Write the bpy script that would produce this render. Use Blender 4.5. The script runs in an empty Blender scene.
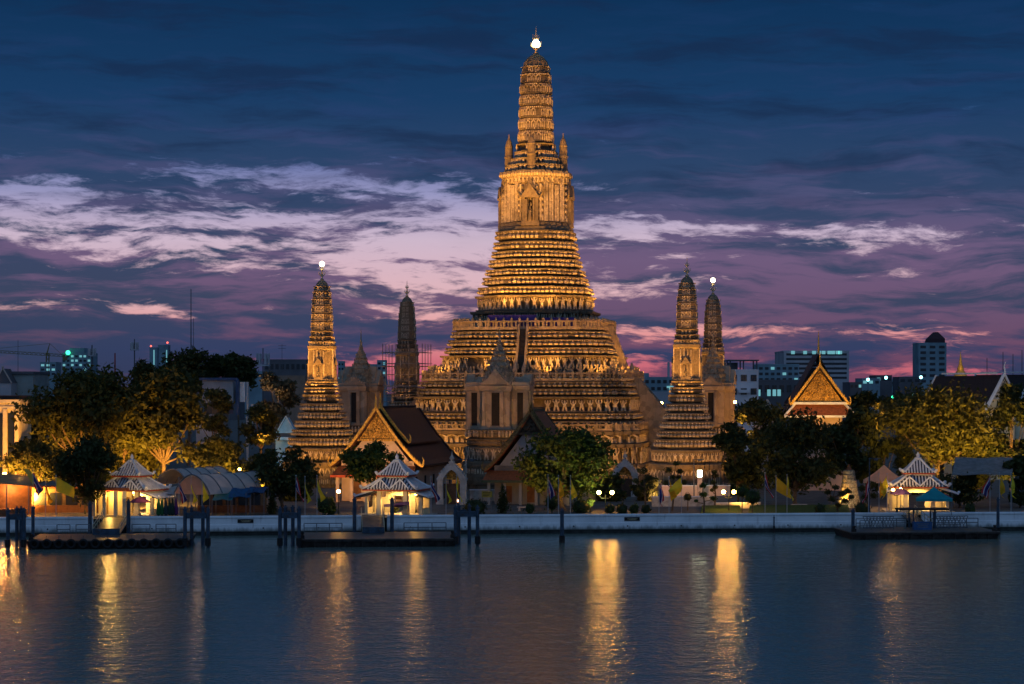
import bpy, math, random
import numpy as np
from mathutils import Vector, Matrix
R = math.radians
rnd = random.Random(7)
scene = bpy.context.scene
COL = scene.collection
# ------------------------------------------------------------------ camera
H0, FPX = 18.5, 2035.0
cam_d = bpy.data.cameras.new('camera'); cam = bpy.data.objects.new('camera', cam_d); COL.objects.link(cam)
cam.location = (0, 0, H0); cam.rotation_euler = (R(90), 0, 0)
cam_d.sensor_width = 36; cam_d.lens = FPX*36/1024; cam_d.shift_y = (390-342)/1024
cam_d.clip_start = 1; cam_d.clip_end = 20000
scene.camera = cam
# ------------------------------------------------------------------ view / render
scene.view_settings.view_transform = 'Standard'; scene.view_settings.look = 'None'
scene.view_settings.exposure = 0; scene.view_settings.gamma = 1
scene.view_settings.use_curve_mapping = False
scene.render.engine = 'CYCLES'
cy = scene.cycles
cy.use_denoising = True
cy.max_bounces = 5; cy.diffuse_bounces = 2; cy.glossy_bounces = 3; cy.transparent_max_bounces = 4
cy.sample_clamp_indirect = 4; cy.caustics_reflective = False; cy.caustics_refractive = False
# ------------------------------------------------------------------ node helper
class NT:
    def __init__(s, tree): s.t = tree
    def n(s, typ, **kw):
        nd = s.t.nodes.new(typ)
        for k, v in kw.items(): setattr(nd, k, v)
        return nd
    def put(s, sock, v):
        if isinstance(v, bpy.types.NodeSocket): s.t.links.new(v, sock)
        elif v is not None: sock.default_value = v
    def m(s, op, a, b=None, c=None, clamp=False):
        nd = s.n('ShaderNodeMath', operation=op, use_clamp=clamp)
        s.put(nd.inputs[0], a); s.put(nd.inputs[1], b); s.put(nd.inputs[2], c)
        return nd.outputs[0]
    def mix(s, f, a, b, blend='MIX'):
        nd = s.n('ShaderNodeMix', data_type='RGBA', blend_type=blend)
        s.put(nd.inputs[0], f); s.put(nd.inputs[6], a); s.put(nd.inputs[7], b)
        return nd.outputs[2]
    def ramp(s, f, stops, interp='LINEAR'):
        nd = s.n('ShaderNodeValToRGB'); nd.color_ramp.interpolation = interp
        el = nd.color_ramp.elements
        while len(el) < len(stops): el.new(0.5)
        for e, (p, c) in zip(el, stops): e.position = p; e.color = (*c[:3], 1) if len(c) >= 3 else (c[0],)*3+(1,)
        s.put(nd.inputs[0], f); return nd.outputs[0]
    def ss(s, x, lo, hi):
        nd = s.n('ShaderNodeMapRange', interpolation_type='SMOOTHSTEP')
        s.put(nd.inputs[0], x); s.put(nd.inputs[1], lo); s.put(nd.inputs[2], hi)
        return nd.outputs[0]
    def xyz(s, x, y, z=0.0):
        nd = s.n('ShaderNodeCombineXYZ'); s.put(nd.inputs[0], x); s.put(nd.inputs[1], y); s.put(nd.inputs[2], z); return nd.outputs[0]
    def noise(s, vec, scale, detail=4, rough=.55, dist=0.0):
        nd = s.n('ShaderNodeTexNoise'); s.put(nd.inputs['Vector'], vec)
        nd.inputs['Scale'].default_value = scale; nd.inputs['Detail'].default_value = detail
        nd.inputs['Roughness'].default_value = rough; nd.inputs['Distortion'].default_value = dist
        return nd.outputs['Fac']
def lin(r, g, b):
    f = lambda c: (c/255/12.92 if c/255 <= .04045 else ((c/255+.055)/1.055)**2.4)
    return (f(r), f(g), f(b))
# ------------------------------------------------------------------ world: dusk sky with streaky clouds
world = bpy.data.worlds.new('World'); scene.world = world; world.use_nodes = True
wt = NT(world.node_tree); world.node_tree.nodes.clear()
tc = wt.n('ShaderNodeTexCoord'); sp = wt.n('ShaderNodeSeparateXYZ'); wt.put(sp.inputs[0], tc.outputs['Generated'])
dx, dy, dz = sp.outputs
hyp = wt.m('SQRT', wt.m('ADD', wt.m('MULTIPLY', dx, dx), wt.m('MULTIPLY', dy, dy)))
A = wt.m('MULTIPLY', wt.m('ARCTAN2', dx, dy), 20.35)              # azimuth, 1 unit = 2.8 degrees
E = wt.m('MULTIPLY', wt.m('ARCTAN2', dz, hyp), 20.35)             # elevation in the same unit
Ec = wt.m('DIVIDE', E, 4.5, clamp=True)
def py(p): return max(0., (390-p)/450)
clear = wt.ramp(Ec, [(py(390), lin(172,82,100)), (py(362), lin(205,108,122)), (py(335), lin(228,150,150)), (py(305), lin(226,178,182)),
    (py(240), lin(204,182,202)), (py(195), lin(150,150,192)), (py(160), lin(88,106,160)), (py(110), lin(36,76,122)), (py(0), lin(13,55,98))])
cloud = wt.ramp(Ec, [(py(390), lin(52,56,86)), (py(350), lin(50,62,98)), (py(300), lin(58,68,96)), (py(240), lin(56,70,102)),
    (py(170), lin(42,67,104)), (py(100), lin(22,59,100)), (py(0), lin(10,48,86))])
rose = wt.ramp(Ec, [(py(390), lin(120,66,90)), (py(330), lin(104,78,107)), (py(260), lin(110,90,124)), (py(200), lin(77,80,118)), (py(120), lin(34,62,106)), (py(0), lin(13,50,90))])
def gauss(ca, ce, sa, se, amp):
    a = wt.m('DIVIDE', wt.m('SUBTRACT', A, ca), sa); e = wt.m('DIVIDE', wt.m('SUBTRACT', E, ce), se)
    q = wt.m('ADD', wt.m('MULTIPLY', a, a), wt.m('MULTIPLY', e, e))
    return wt.m('MULTIPLY', wt.m('EXPONENT', wt.m('MULTIPLY', q, -1.0)), amp)
warp = wt.noise(wt.xyz(wt.m('MULTIPLY', A, .55), wt.m('MULTIPLY', E, 1.4)), 1.0, 3)
Ew = wt.m('ADD', E, wt.m('MULTIPLY', wt.m('SUBTRACT', warp, .5), .42))
Aw = wt.m('ADD', A, wt.m('MULTIPLY', Ew, .5))
big = wt.noise(wt.xyz(wt.m('MULTIPLY', Aw, .80), wt.m('MULTIPLY', Ew, 4.4), 3.1), 1.0, 6, .6)
fine = wt.noise(wt.xyz(wt.m('MULTIPLY', Aw, 2.7), wt.m('MULTIPLY', Ew, 12.0), 8.2), 1.0, 9, .66)
val = wt.m('ADD', wt.m('MULTIPLY', big, .56), wt.m('MULTIPLY', fine, .44))
bias = wt.m('ADD', gauss(-4.4, 1.60, 3.2, .36, .090), gauss(-.9, 1.62, 1.1, .40, .10))
for g in ((-2.6, 1.42, 2.6, .16, .06), (-.6, 1.3, 1.2, .3, .05), (-2.2, 2.1, 1.6, .16, .10), (-4.9, 1.9, 1.4, .3, .08), (-.4, 2.0, .8, .3, .08), (1.0, 1.6, .9, .18, .07), (2.9, 1.58, 1.5, .1, .12), (-.7, 1.1, 1.0, .26, .08), (2.2, .58, 1.5, .07, .11),
          (1.2, .95, .8, .14, .10), (-3.6, .76, .5, .07, .20), (.9, .24, 1.0, .14, .13), (-1.0, .25, 1.4, .22, .2), (-1.4, .76, .9, .16, .09), (2.6, .36, 1.8, .06, .07), (3.9, .2, .6, .07, .12),
          (-3.8, .55, 2.6, .22, -.10), (-3.8, .2, 2.0, .22, -.14), (3.4, .95, 1.6, .25, -.07), (-2.0, 3.2, 9, .7, -.1), (3.2, 2.2, 2.6, .3, -.06)):
    bias = wt.m('ADD', bias, gauss(*g))
f1 = wt.m('ADD', val, bias)
gap = wt.ss(f1, .552, .68)
haze_n = wt.noise(wt.xyz(wt.m('MULTIPLY', Aw, .7), wt.m('MULTIPLY', Ew, 5.2), 21.0), 1.0, 6, .6)
rb = wt.m('ADD', gauss(2.0, 1.2, 3.4, .75, .14), gauss(-1.5, 1.5, 3.5, .6, .05))
rose_f = wt.ss(wt.m('ADD', wt.m('ADD', haze_n, rb), wt.m('MULTIPLY', f1, .25)), .58, .80)
skyc = wt.mix(gap, wt.mix(rose_f, cloud, rose), clear)
st_n = wt.noise(wt.xyz(wt.m('MULTIPLY', Aw, .5), wt.m('MULTIPLY', Ew, 3.4), 40.0), 1.0, 7, .62)
skyc = wt.mix(wt.m('MULTIPLY', wt.ss(st_n, .46, .66), wt.m('MULTIPLY', wt.ss(E, 1.2, 2.6), .58)), skyc, lin(20,38,70) + (1,))
skyc = wt.mix(wt.m('MULTIPLY', wt.ss(A, -3.0, -5.2), wt.m('MULTIPLY', wt.ss(E, 1.2, .3), .55)), skyc, lin(46,62,88) + (1,))
# overhead: dusk blue; behind the viewer: blue brightened to light the river wall
hi = wt.ss(E, 5.0, 22.0)
skyc = wt.mix(hi, skyc, (.040, .085, .17, 1))
back = wt.ss(dy, .15, -.75)
skyc = wt.mix(wt.m('MULTIPLY', back, wt.ss(E, -2, 3)), skyc, (.128, .222, .405, 1))
nish = wt.n('ShaderNodeTexSky', sky_type='NISHITA', sun_disc=False, sun_elevation=R(-3.0), sun_rotation=R(0))
bg1 = wt.n('ShaderNodeBackground'); wt.put(bg1.inputs[0], skyc); bg1.inputs[1].default_value = 1.0
bg2 = wt.n('ShaderNodeBackground'); wt.put(bg2.inputs[0], nish.outputs[0]); bg2.inputs[1].default_value = .006
ad = wt.n('ShaderNodeAddShader'); wt.put(ad.inputs[0], bg1.outputs[0]); wt.put(ad.inputs[1], bg2.outputs[0])
wo = wt.n('ShaderNodeOutputWorld'); wt.put(wo.inputs[0], ad.outputs[0])
# ------------------------------------------------------------------ materials
MAT = {}
def mat(name, col, rough=.8, var=.25, scale=1.5, bump=0.0, bscale=8.0, metal=0.0, emit=None, estr=0.0, spec=.3, trans=0.0, dirt=None, dscale=.6):
    if name in MAT: return MAT[name]
    m = bpy.data.materials.new(name); m.use_nodes = True; t = NT(m.node_tree); b = m.node_tree.nodes['Principled BSDF']
    tcn = t.n('ShaderNodeTexCoord'); oc = tcn.outputs['Object']
    c = (*col, 1)
    if var > 0:
        nz = t.noise(oc, scale, 5, .6)
        lo = tuple(x*(1-var) for x in col) + (1,); hi_ = tuple(min(1, x*(1+var)) for x in col) + (1,)
        cc = t.mix(t.ss(nz, .3, .7), lo, hi_)
        if dirt:
            cc = t.mix(t.m('MULTIPLY', t.ss(t.noise(oc, dscale, 6, .65, .4), .48, .68), .75), cc, (*dirt, 1))
        t.put(b.inputs['Base Color'], cc)
    else: b.inputs['Base Color'].default_value = c
    b.inputs['Roughness'].default_value = rough; b.inputs['Metallic'].default_value = metal
    b.inputs['Specular IOR Level'].default_value = spec
    if bump > 0:
        bn = t.n('ShaderNodeBump'); bn.inputs['Strength'].default_value = bump; bn.inputs['Distance'].default_value = .15
        t.put(bn.inputs['Height'], t.noise(oc, bscale, 4, .6)); t.put(b.inputs['Normal'], bn.outputs[0])
    if emit:
        b.inputs['Emission Color'].default_value = (*emit, 1); b.inputs['Emission Strength'].default_value = estr
    if trans > 0:
        tr = t.n('ShaderNodeBsdfTranslucent'); 
        if var > 0: t.put(tr.inputs[0], cc)
        else: tr.inputs[0].default_value = c
        mx = t.n('ShaderNodeMixShader'); mx.inputs[0].default_value = trans
        t.put(mx.inputs[1], b.outputs[0]); t.put(mx.inputs[2], tr.outputs[0])
        t.put(m.node_tree.nodes['Material Output'].inputs[0], mx.outputs[0])
    MAT[name] = m; return m
def stucco(name, col, dark, tile_s=1.7, amt=.55, bump=.45):
    m = bpy.data.materials.new(name); m.use_nodes = True; t = NT(m.node_tree); b = m.node_tree.nodes['Principled BSDF']
    oc = t.n('ShaderNodeTexCoord').outputs['Object']
    vo = t.n('ShaderNodeTexVoronoi'); t.put(vo.inputs['Vector'], oc); vo.inputs['Scale'].default_value = tile_s
    nz = t.noise(oc, .22, 5, .6, .3); fz = t.noise(oc, 2.6, 3, .6)
    sx = t.n('ShaderNodeSeparateXYZ'); t.put(sx.inputs[0], oc)
    streak = t.noise(t.xyz(t.m('MULTIPLY', sx.outputs[0], 1.1), t.m('MULTIPLY', sx.outputs[1], 1.1), t.m('MULTIPLY', sx.outputs[2], .12)), 1.0, 4, .6)
    sv = t.n('ShaderNodeSeparateColor'); t.put(sv.inputs[0], vo.outputs['Color'])
    c = t.mix(sv.outputs[0], tuple(x*1.22 for x in col) + (1,), tuple(x*.70 for x in col) + (1,))
    c = t.mix(t.m('MULTIPLY', sv.outputs[1], .22), c, (col[0]*.9, col[1]*1.15, col[2]*1.1, 1))
    c = t.mix(t.m('MULTIPLY', t.ss(nz, .50, .72), amt), c, (*dark, 1))
    c = t.mix(t.m('MULTIPLY', t.ss(streak, .54, .72), amt), c, (*dark, 1))
    t.put(b.inputs['Base Color'], c); b.inputs['Roughness'].default_value = .65; b.inputs['Specular IOR Level'].default_value = .3
    bn = t.n('ShaderNodeBump'); bn.inputs['Strength'].default_value = bump; bn.inputs['Distance'].default_value = .15
    t.put(bn.inputs['Height'], t.m('ADD', fz, t.m('MULTIPLY', vo.outputs['Distance'], -.6))); t.put(b.inputs['Normal'], bn.outputs[0])
    MAT[name] = m; return m
STUCCO = stucco('weathered_shade_stucco', (.15, .118, .080), (.035, .026, .017))  # core toned darker than the relief so recesses and gaps look shaded
PORC = stucco('porcelain_relief', (.50, .42, .31), (.10, .075, .045), 2.6, .8)
MONDO = stucco('weathered_plaster', (.33, .255, .18), (.13, .10, .07), .8, .5, .3)
RAILS = stucco('parapet_plaster', (.33, .26, .18), (.10, .08, .05), 1.2, .6, .3)
STEP = mat('dark_stone_steps', (.07, .055, .04), .9, .3, 1.5)
SHAFT = stucco('pale_porcelain_stucco', (.215, .170, .115), (.08, .06, .04), 2.2, .45, .35)
RELIEF = mat('relief_stucco', (.30, .25, .17), .7, .4, 2.2, .4, 6, dirt=(.08, .065, .045), dscale=1.1)
PALE = mat('pale_plaster', (.52, .47, .40), .8, .2, 1.0, .2, 5, dirt=(.25, .21, .17), dscale=.8)
PINK = mat('pink_plaster', (.56, .44, .36), .85, .12, .8)
DARKHOLE = mat('dark_doorway', (.02, .017, .015), .9, .2)
WHITE = mat('white_paint', (.74, .75, .76), .7, .08, .7, .15, 4, dirt=(.46, .47, .48), dscale=.5)
CREAM = mat('cream_paint', (.74, .62, .38), .7, .12, .8)
DARKBASE = mat('dark_base_concrete', (.03, .033, .03), .7, .5, 1.2, .5, 5)  # near-black mottled concrete for the wall foot and embankment
CONC = mat('concrete', (.28, .27, .25), .85, .25, .6, .2, 6)
GOLD = mat('gold_leaf', (.62, .38, .08), .45, .35, 4, .5, 7, metal=.55)
GOLDM = mat('gold_mosaic', (.50, .28, .06), .5, .7, 5, .8, 9, metal=.35)
GILT = mat('gilt_bronze', (.60, .50, .30), .4, .3, 4, metal=.5)
ROOF = mat('brown_roof_tile', (.085, .030, .016), .55, .35, 3, .5, 9)
ROOFO = mat('orange_roof_tile', (.24, .075, .025), .6, .3, 3, .5, 9)
ROOFG = mat('green_roof_border', (.03, .055, .035), .5, .3, 3)
ROOFD = mat('dark_roof_tile', (.03, .018, .016), .6, .3, 3, .4, 8)
TILEB = mat('blue_glazed_tile', (.022, .03, .06), .35, .4, 3)
TILEW = mat('white_glazed_tile', (.62, .62, .64), .5, .15, 3)
REDTRIM = mat('red_trim', (.42, .07, .03), .6, .2)
STEEL = mat('blue_painted_steel', (.035, .065, .10), .5, .35, 2, .2, 6, dirt=(.05, .035, .03), dscale=1.5)
RUST = mat('rusty_hull', (.035, .026, .022), .8, .6, 1.6, .4, 4)
DECK = mat('steel_deck', (.11, .085, .065), .38, .4, 1.2, spec=.5)
RAIL = mat('painted_rail', (.15, .16, .17), .5, .2)
RUBBER = mat('black_rubber', (.012, .012, .012), .6, .2)
BARK = mat('bark', (.12, .085, .055), .9, .35, 3, .6, 8)
GLOBE = mat('lamp_globe', (1, .8, .5), .5, 0, emit=(1.0, .47, .075), estr=160)
GLOBES = mat('small_lamp_globe', (1, .8, .5), .5, 0, emit=(1.0, .48, .08), estr=85)
GLOBEW = mat('white_lamp_globe', (1, .9, .7), .5, 0, emit=(1.0, .72, .34), estr=36)
BEACON = mat('beacon_lamp', (1, .9, .7), .5, 0, emit=(1.0, .86, .52), estr=12)
CYAN = mat('cyan_lamp', (.5, .9, 1), .5, 0, emit=(.30, .95, 1.0), estr=5)
GREENL = mat('green_sign_light', (.3, 1, .6), .5, 0, emit=(.05, 1.0, .45), estr=2.6)
REDL = mat('red_warning_light', (1, .2, .1), .5, 0, emit=(1.0, .12, .08), estr=3)
WINLIT = mat('lit_window', (.5, .9, .9), .5, 0, emit=(.30, .80, .76), estr=.38)
WINWARM = mat('warm_lit_window', (.9, .7, .4), .5, 0, emit=(1.0, .62, .22), estr=1.2)
WINDARK = mat('dark_window', (.02, .025, .03), .25, .1, spec=.5)
CITY = mat('city_concrete', (.42, .42, .44), .9, .15, .1)
CITYD = mat('city_dark', (.12, .12, .13), .9, .2, .1)
CITYW = mat('city_white', (.78, .70, .68), .9, .1, .2)
CITYT = mat('city_teal', (.20, .30, .34), .8, .2, .1)
BLUECLOTH = mat('purple_blue_cloth', (.05, .035, .22), .8, .2, 2)

def wall_mat():
    m = bpy.data.materials.new('stained_white_wall'); m.use_nodes = True; t = NT(m.node_tree); b = m.node_tree.nodes['Principled BSDF']
    oc = t.n('ShaderNodeTexCoord').outputs['Object']; sx = t.n('ShaderNodeSeparateXYZ'); t.put(sx.inputs[0], oc); x, y, z = sx.outputs
    st = t.noise(t.xyz(t.m('MULTIPLY', x, 1.6), 0.0, t.m('MULTIPLY', z, .25)), 1.0, 5, .65); bl = t.noise(oc, .35, 4, .6)
    c = t.mix(t.ss(bl, .4, .65), (.84, .85, .86, 1), (.70, .72, .74, 1))
    c = t.mix(t.m('MULTIPLY', t.ss(st, .54, .78), .45), c, (.34, .30, .28, 1))
    tide = t.m('ADD', z, t.m('MULTIPLY', t.m('SUBTRACT', st, .5), 1.2))
    c = t.mix(t.m('MULTIPLY', t.ss(tide, 1.15, .5), .85), c, (.09, .10, .085, 1))
    t.put(b.inputs['Base Color'], c); b.inputs['Roughness'].default_value = .8
    return m
WALLM = wall_mat()
# ------------------------------------------------------------------ mesh helpers
class MB:
    def __init__(s): s.v = []; s.f = []; s.mi = []; s.M = None
    def add(s, vs, fs, mi=0):
        o = len(s.v)
        if s.M is not None: vs = [tuple(s.M @ Vector(p)) for p in vs]
        s.v.extend(vs); s.f.extend([tuple(i+o for i in f) for f in fs]); s.mi.extend([mi]*len(fs))
        return s
    def box(s, x0, x1, y0, y1, z0, z1, mi=0, tx=0, ty=0):
        return s.add([(x0, y0, z0), (x1, y0, z0), (x1, y1, z0), (x0, y1, z0), (x0+tx, y0+ty, z1), (x1-tx, y0+ty, z1), (x1-tx, y1-ty, z1), (x0+tx, y1-ty, z1)],
              [(0, 3, 2, 1), (4, 5, 6, 7), (0, 1, 5, 4), (1, 2, 6, 5), (2, 3, 7, 6), (3, 0, 4, 7)], mi)
    def cbox(s, cx, cy_, cz, sx, sy, sz, mi=0): return s.box(cx-sx/2, cx+sx/2, cy_-sy/2, cy_+sy/2, cz-sz/2, cz+sz/2, mi)
    def tube(s, p, q, r0, r1=None, n=8, mi=0):
        r1 = r0 if r1 is None else r1
        p = Vector(p); q = Vector(q); d = (q-p).normalized()
        a = d.orthogonal().normalized(); b = d.cross(a)
        vs = [tuple(p+(a*math.cos(2*math.pi*i/n)+b*math.sin(2*math.pi*i/n))*r0) for i in range(n)]
        vs += [tuple(q+(a*math.cos(2*math.pi*i/n)+b*math.sin(2*math.pi*i/n))*r1) for i in range(n)]
        fs = [(i, (i+1) % n, n+(i+1) % n, n+i) for i in range(n)] + [tuple(range(n-1, -1, -1)), tuple(range(n, 2*n))]
        return s.add(vs, fs, mi)
    def path(s, pts, rs, n=6, mi=0):
        for i in range(len(pts)-1): s.tube(pts[i], pts[i+1], rs[i], rs[i+1], n, mi)
        return s
    def lathe(s, prof, n=16, c=(0, 0), mi=0):
        rings = [[(c[0]+r*math.cos(2*math.pi*i/n), c[1]+r*math.sin(2*math.pi*i/n), z) for i in range(n)] for z, r in prof]
        return s.loft(rings, mi)
    def loft(s, rings, mi=0, caps=True):
        n = len(rings[0]); vs = [p for r in rings for p in r]; fs = []
        for k in range(len(rings)-1):
            for i in range(n): fs.append((k*n+i, k*n+(i+1) % n, (k+1)*n+(i+1) % n, (k+1)*n+i))
        if caps: fs += [tuple(range(n-1, -1, -1)), tuple((len(rings)-1)*n+i for i in range(n))]
        return s.add(vs, fs, mi)
    def prism(s, poly, y0, y1, mi=0):                                # polygon in x,z extruded along y
        n = len(poly)
        return s.add([(x, y0, z) for x, z in poly]+[(x, y1, z) for x, z in poly],
                     [tuple(range(n)), tuple(range(2*n-1, n-1, -1))]+[(i, n+i, n+(i+1) % n, (i+1) % n) for i in range(n)], mi)
    def beam(s, p, q, w0, w1=None, d=None, mi=0):                     # square bar
        w1 = w0 if w1 is None else w1
        p = Vector(p); q = Vector(q); dv = (q-p).normalized()
        a = Vector((1, 0, 0)) if abs(dv.x) < .9 else Vector((0, 1, 0)); b = dv.cross(a).normalized(); a = b.cross(dv)
        vs = []
        for c, w in ((p, w0), (q, w1)):
            for sx, sy in ((-1, -1), (1, -1), (1, 1), (-1, 1)): vs.append(tuple(c+a*sx*w/2+b*sy*(d or w)/2))
        return s.add(vs, [(0, 3, 2, 1), (4, 5, 6, 7), (0, 1, 5, 4), (1, 2, 6, 5), (2, 3, 7, 6), (3, 0, 4, 7)], mi)
    def ball(s, c, r, n=10, m=6, mi=0, sz=1.0):
        prof = [(c[2]+r*sz*math.sin(-math.pi/2+math.pi*k/m), max(.002, r*math.cos(-math.pi/2+math.pi*k/m))) for k in range(m+1)]
        return s.lathe(prof, n, c[:2], mi)
    def build(s, name, mats, parent=None, smooth=False, loc=None):
        me = bpy.data.meshes.new(name); me.from_pydata(s.v, [], s.f)
        if not isinstance(mats, (list, tuple)): mats = [mats]
        for m in mats: me.materials.append(m)
        if len(mats) > 1: me.polygons.foreach_set('material_index', s.mi)
        if smooth: me.polygons.foreach_set('use_smooth', [True]*len(me.polygons))
        me.validate(); me.update()
        o = bpy.data.objects.new(name, me); COL.objects.link(o)
        if parent: o.parent = parent
        if loc: o.location = loc
        return o
def tag(o, label=None, cat=None, group=None, kind=None):
    if label: o['label'] = label
    if cat: o['category'] = cat
    if group: o['group'] = group
    if kind: o['kind'] = kind
    return o
def thing(name, loc, label, cat, rz=0.0, group=None, sc=1.0):
    o = bpy.data.objects.new(name, None); COL.objects.link(o)
    o.location = loc; o.rotation_euler = (0, 0, rz); o.scale = (sc, sc, sc); o.empty_display_size = .5
    return tag(o, label, cat, group)
def copy_tree(o, parent=None):
    c = o.copy(); COL.objects.link(c)
    if parent: c.parent = parent
    for ch in list(o.children): copy_tree(ch, c)
    return c
def dup(o, loc, rz, label, group=None, sc=None):
    c = copy_tree(o); c.location = loc; c.rotation_euler = (0, 0, rz); c['label'] = label
    if group: c['group'] = group
    if sc: c.scale = (sc, sc, sc)
    return c
def P(px, py_, Y): return Vector(((px-512)*Y/FPX, Y, H0-(py_-390)*Y/FPX))
def X(px, Y): return (px-512)*Y/FPX
def Z(py_, Y): return H0-(py_-390)*Y/FPX
# river bank frame: u along the wall, v inland
BA = math.atan(.084); TX, TY = math.cos(BA), math.sin(BA); BY = 261.5
def bank(u, v, z): return Vector((u*TX-v*TY, BY+u*TY+v*TX, z))
def bu(px, v):
    k = (px-512)/FPX
    return (k*(BY+v*TX)+v*TY)/(TX-k*TY)
def bpt(px, v, z): return bank(bu(px, v), v, z)
GZ = 2.15                                                            # garden level
TH = R(-10)                                                          # the temple's turn to the river
def spot(name, loc, target, power, col=(1, .56, .19), size=60, blend=.6, rad=.25):
    d = bpy.data.lights.new(name, 'SPOT'); d.energy = power; d.color = col; d.spot_size = R(size); d.spot_blend = blend; d.shadow_soft_size = rad
    o = bpy.data.objects.new(name, d); COL.objects.link(o); o.location = loc
    o.rotation_euler = (Vector(target)-Vector(loc)).to_track_quat('-Z', 'Y').to_euler()
    return o
def point(name, loc, power, col=(1, .56, .19), rad=.2):
    d = bpy.data.lights.new(name, 'POINT'); d.energy = power; d.color = col; d.shadow_soft_size = rad
    o = bpy.data.objects.new(name, d); COL.objects.link(o); o.location = loc
    return o
# redented square plan
def plan(w, b, n):
    d = w*(1-b)/n; q = [(w, b*w)]; x, y = w, b*w
    for i in range(n):
        x -= d; q.append((x, y)); y += d; q.append((x, y))
    out = []
    for k in range(4):
        c, s_ = ((1, 0), (0, 1), (-1, 0), (0, -1))[k]
        out += [(px_*c-py_*s_, px_*s_+py_*c) for px_, py_ in q]
    return out
def tower(mb, prof, b, n, mi=0):
    mb.loft([[(x, y, z) for x, y in plan(w, b, n)] for z, w in prof], mi)
def along(w, b, n, spacing, minlen=.35):
    pts = plan(w, b, n); out = []
    for i in range(len(pts)):
        p = Vector(pts[i]); q = Vector(pts[(i+1) % len(pts)]); L = (q-p).length
        if L < minlen: continue
        t = (q-p)/L; k = max(1, int(L/spacing+.3))
        for j in range(k): out.append((p+t*(L*(j+.5)/k), t, Vector((t.y, -t.x))))
    return out
def beam_item(beams):
    m = MB()
    for b in beams: m.beam(*b)
    return m.v, m.f
DEMON = beam_item([((-.24, .08, 0), (-.13, .16, .38), .20, .20), ((.24, .08, 0), (.13, .16, .38), .20, .20), ((0, .15, .34), (0, .18, .70), .34, .42),
                   ((0, .2, .70), (0, .2, .84), .20, .22), ((0, .2, .84), (0, .2, 1.02), .20, .05), ((.20, .16, .66), (.36, .22, .80), .12, .11), ((.36, .22, .80), (.30, .2, 1.0), .10, .12), ((-.20, .16, .66), (-.36, .22, .80), .12, .11), ((-.36, .22, .80), (-.30, .2, 1.0), .10, .12)])
PETAL = beam_item([((0, .05, 0), (0, .22, .6), .55, .72), ((0, .22, .6), (0, .20, 1.0), .72, .20)])
DENT = beam_item([((0, .0, 0), (0, .0, 1.0), .55, .55)])
NICHE = beam_item([((-.34, .06, 0), (-.34, .06, .72), .14), ((.34, .06, 0), (.34, .06, .72), .14), ((-.40, .07, .72), (0, .07, 1.05), .16), ((.40, .07, .72), (0, .07, 1.05), .16), ((0, .05, .05), (0, .05, .55), .24, .14)])
FIN = beam_item([((0, 0, 0), (0, 0, .62), .5, .5), ((0, 0, .62), (0, 0, .74), .7, .7), ((0, 0, .74), (0, 0, .86), .42, .56), ((0, 0, .86), (0, 0, 1.0), .5, .06)])
def row(mb, item, w, b, n, z, h, spacing, sx=None, out=0.0, minlen=.35, jit=0.0, mi=0):
    vs, fs = item; sx = sx or h
    for p, t, nn in along(w, b, n, spacing, minlen):
        if rnd.random() < .035: continue
        k = 1+rnd.uniform(-jit-.05, jit+.05); oj = out+rnd.uniform(-.04, .04)
        mb.add([(p.x+t.x*x*sx*k+nn.x*(y*sx+oj), p.y+t.y*x*sx*k+nn.y*(y*sx+oj), z+zz*h*k) for x, y, zz in vs], fs, mi)
def dmould(z0, z1, w, rec=1.2, lip=.15):                              # figure band: deep recess under a lip
    h = z1-z0
    return [(z0, w-rec), (z0+.02*h, w), (z0+.10*h, w), (z0+.11*h, w-rec), (z0+.80*h, w-rec), (z0+.84*h, w+.02), (z0+.94*h, w+lip), (z0+.98*h, w+lip), (z1, w-rec)]
def mould(z0, z1, w, rec=.7, lip=.15):                               # one tier: recess, swelling body, lip
    h = z1-z0
    return [(z0, w-rec), (z0+.16*h, w-rec), (z0+.17*h, w-.42*rec), (z0+.30*h, w-.06), (z0+.44*h, w), (z0+.58*h, w-.08), (z0+.64*h, w-.3*rec),
            (z0+.72*h, w-.3*rec), (z0+.73*h, w+.0), (z0+.84*h, w+lip), (z0+.95*h, w+lip), (z0+.97*h, w-.2*rec), (z1, w-rec)]
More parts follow.
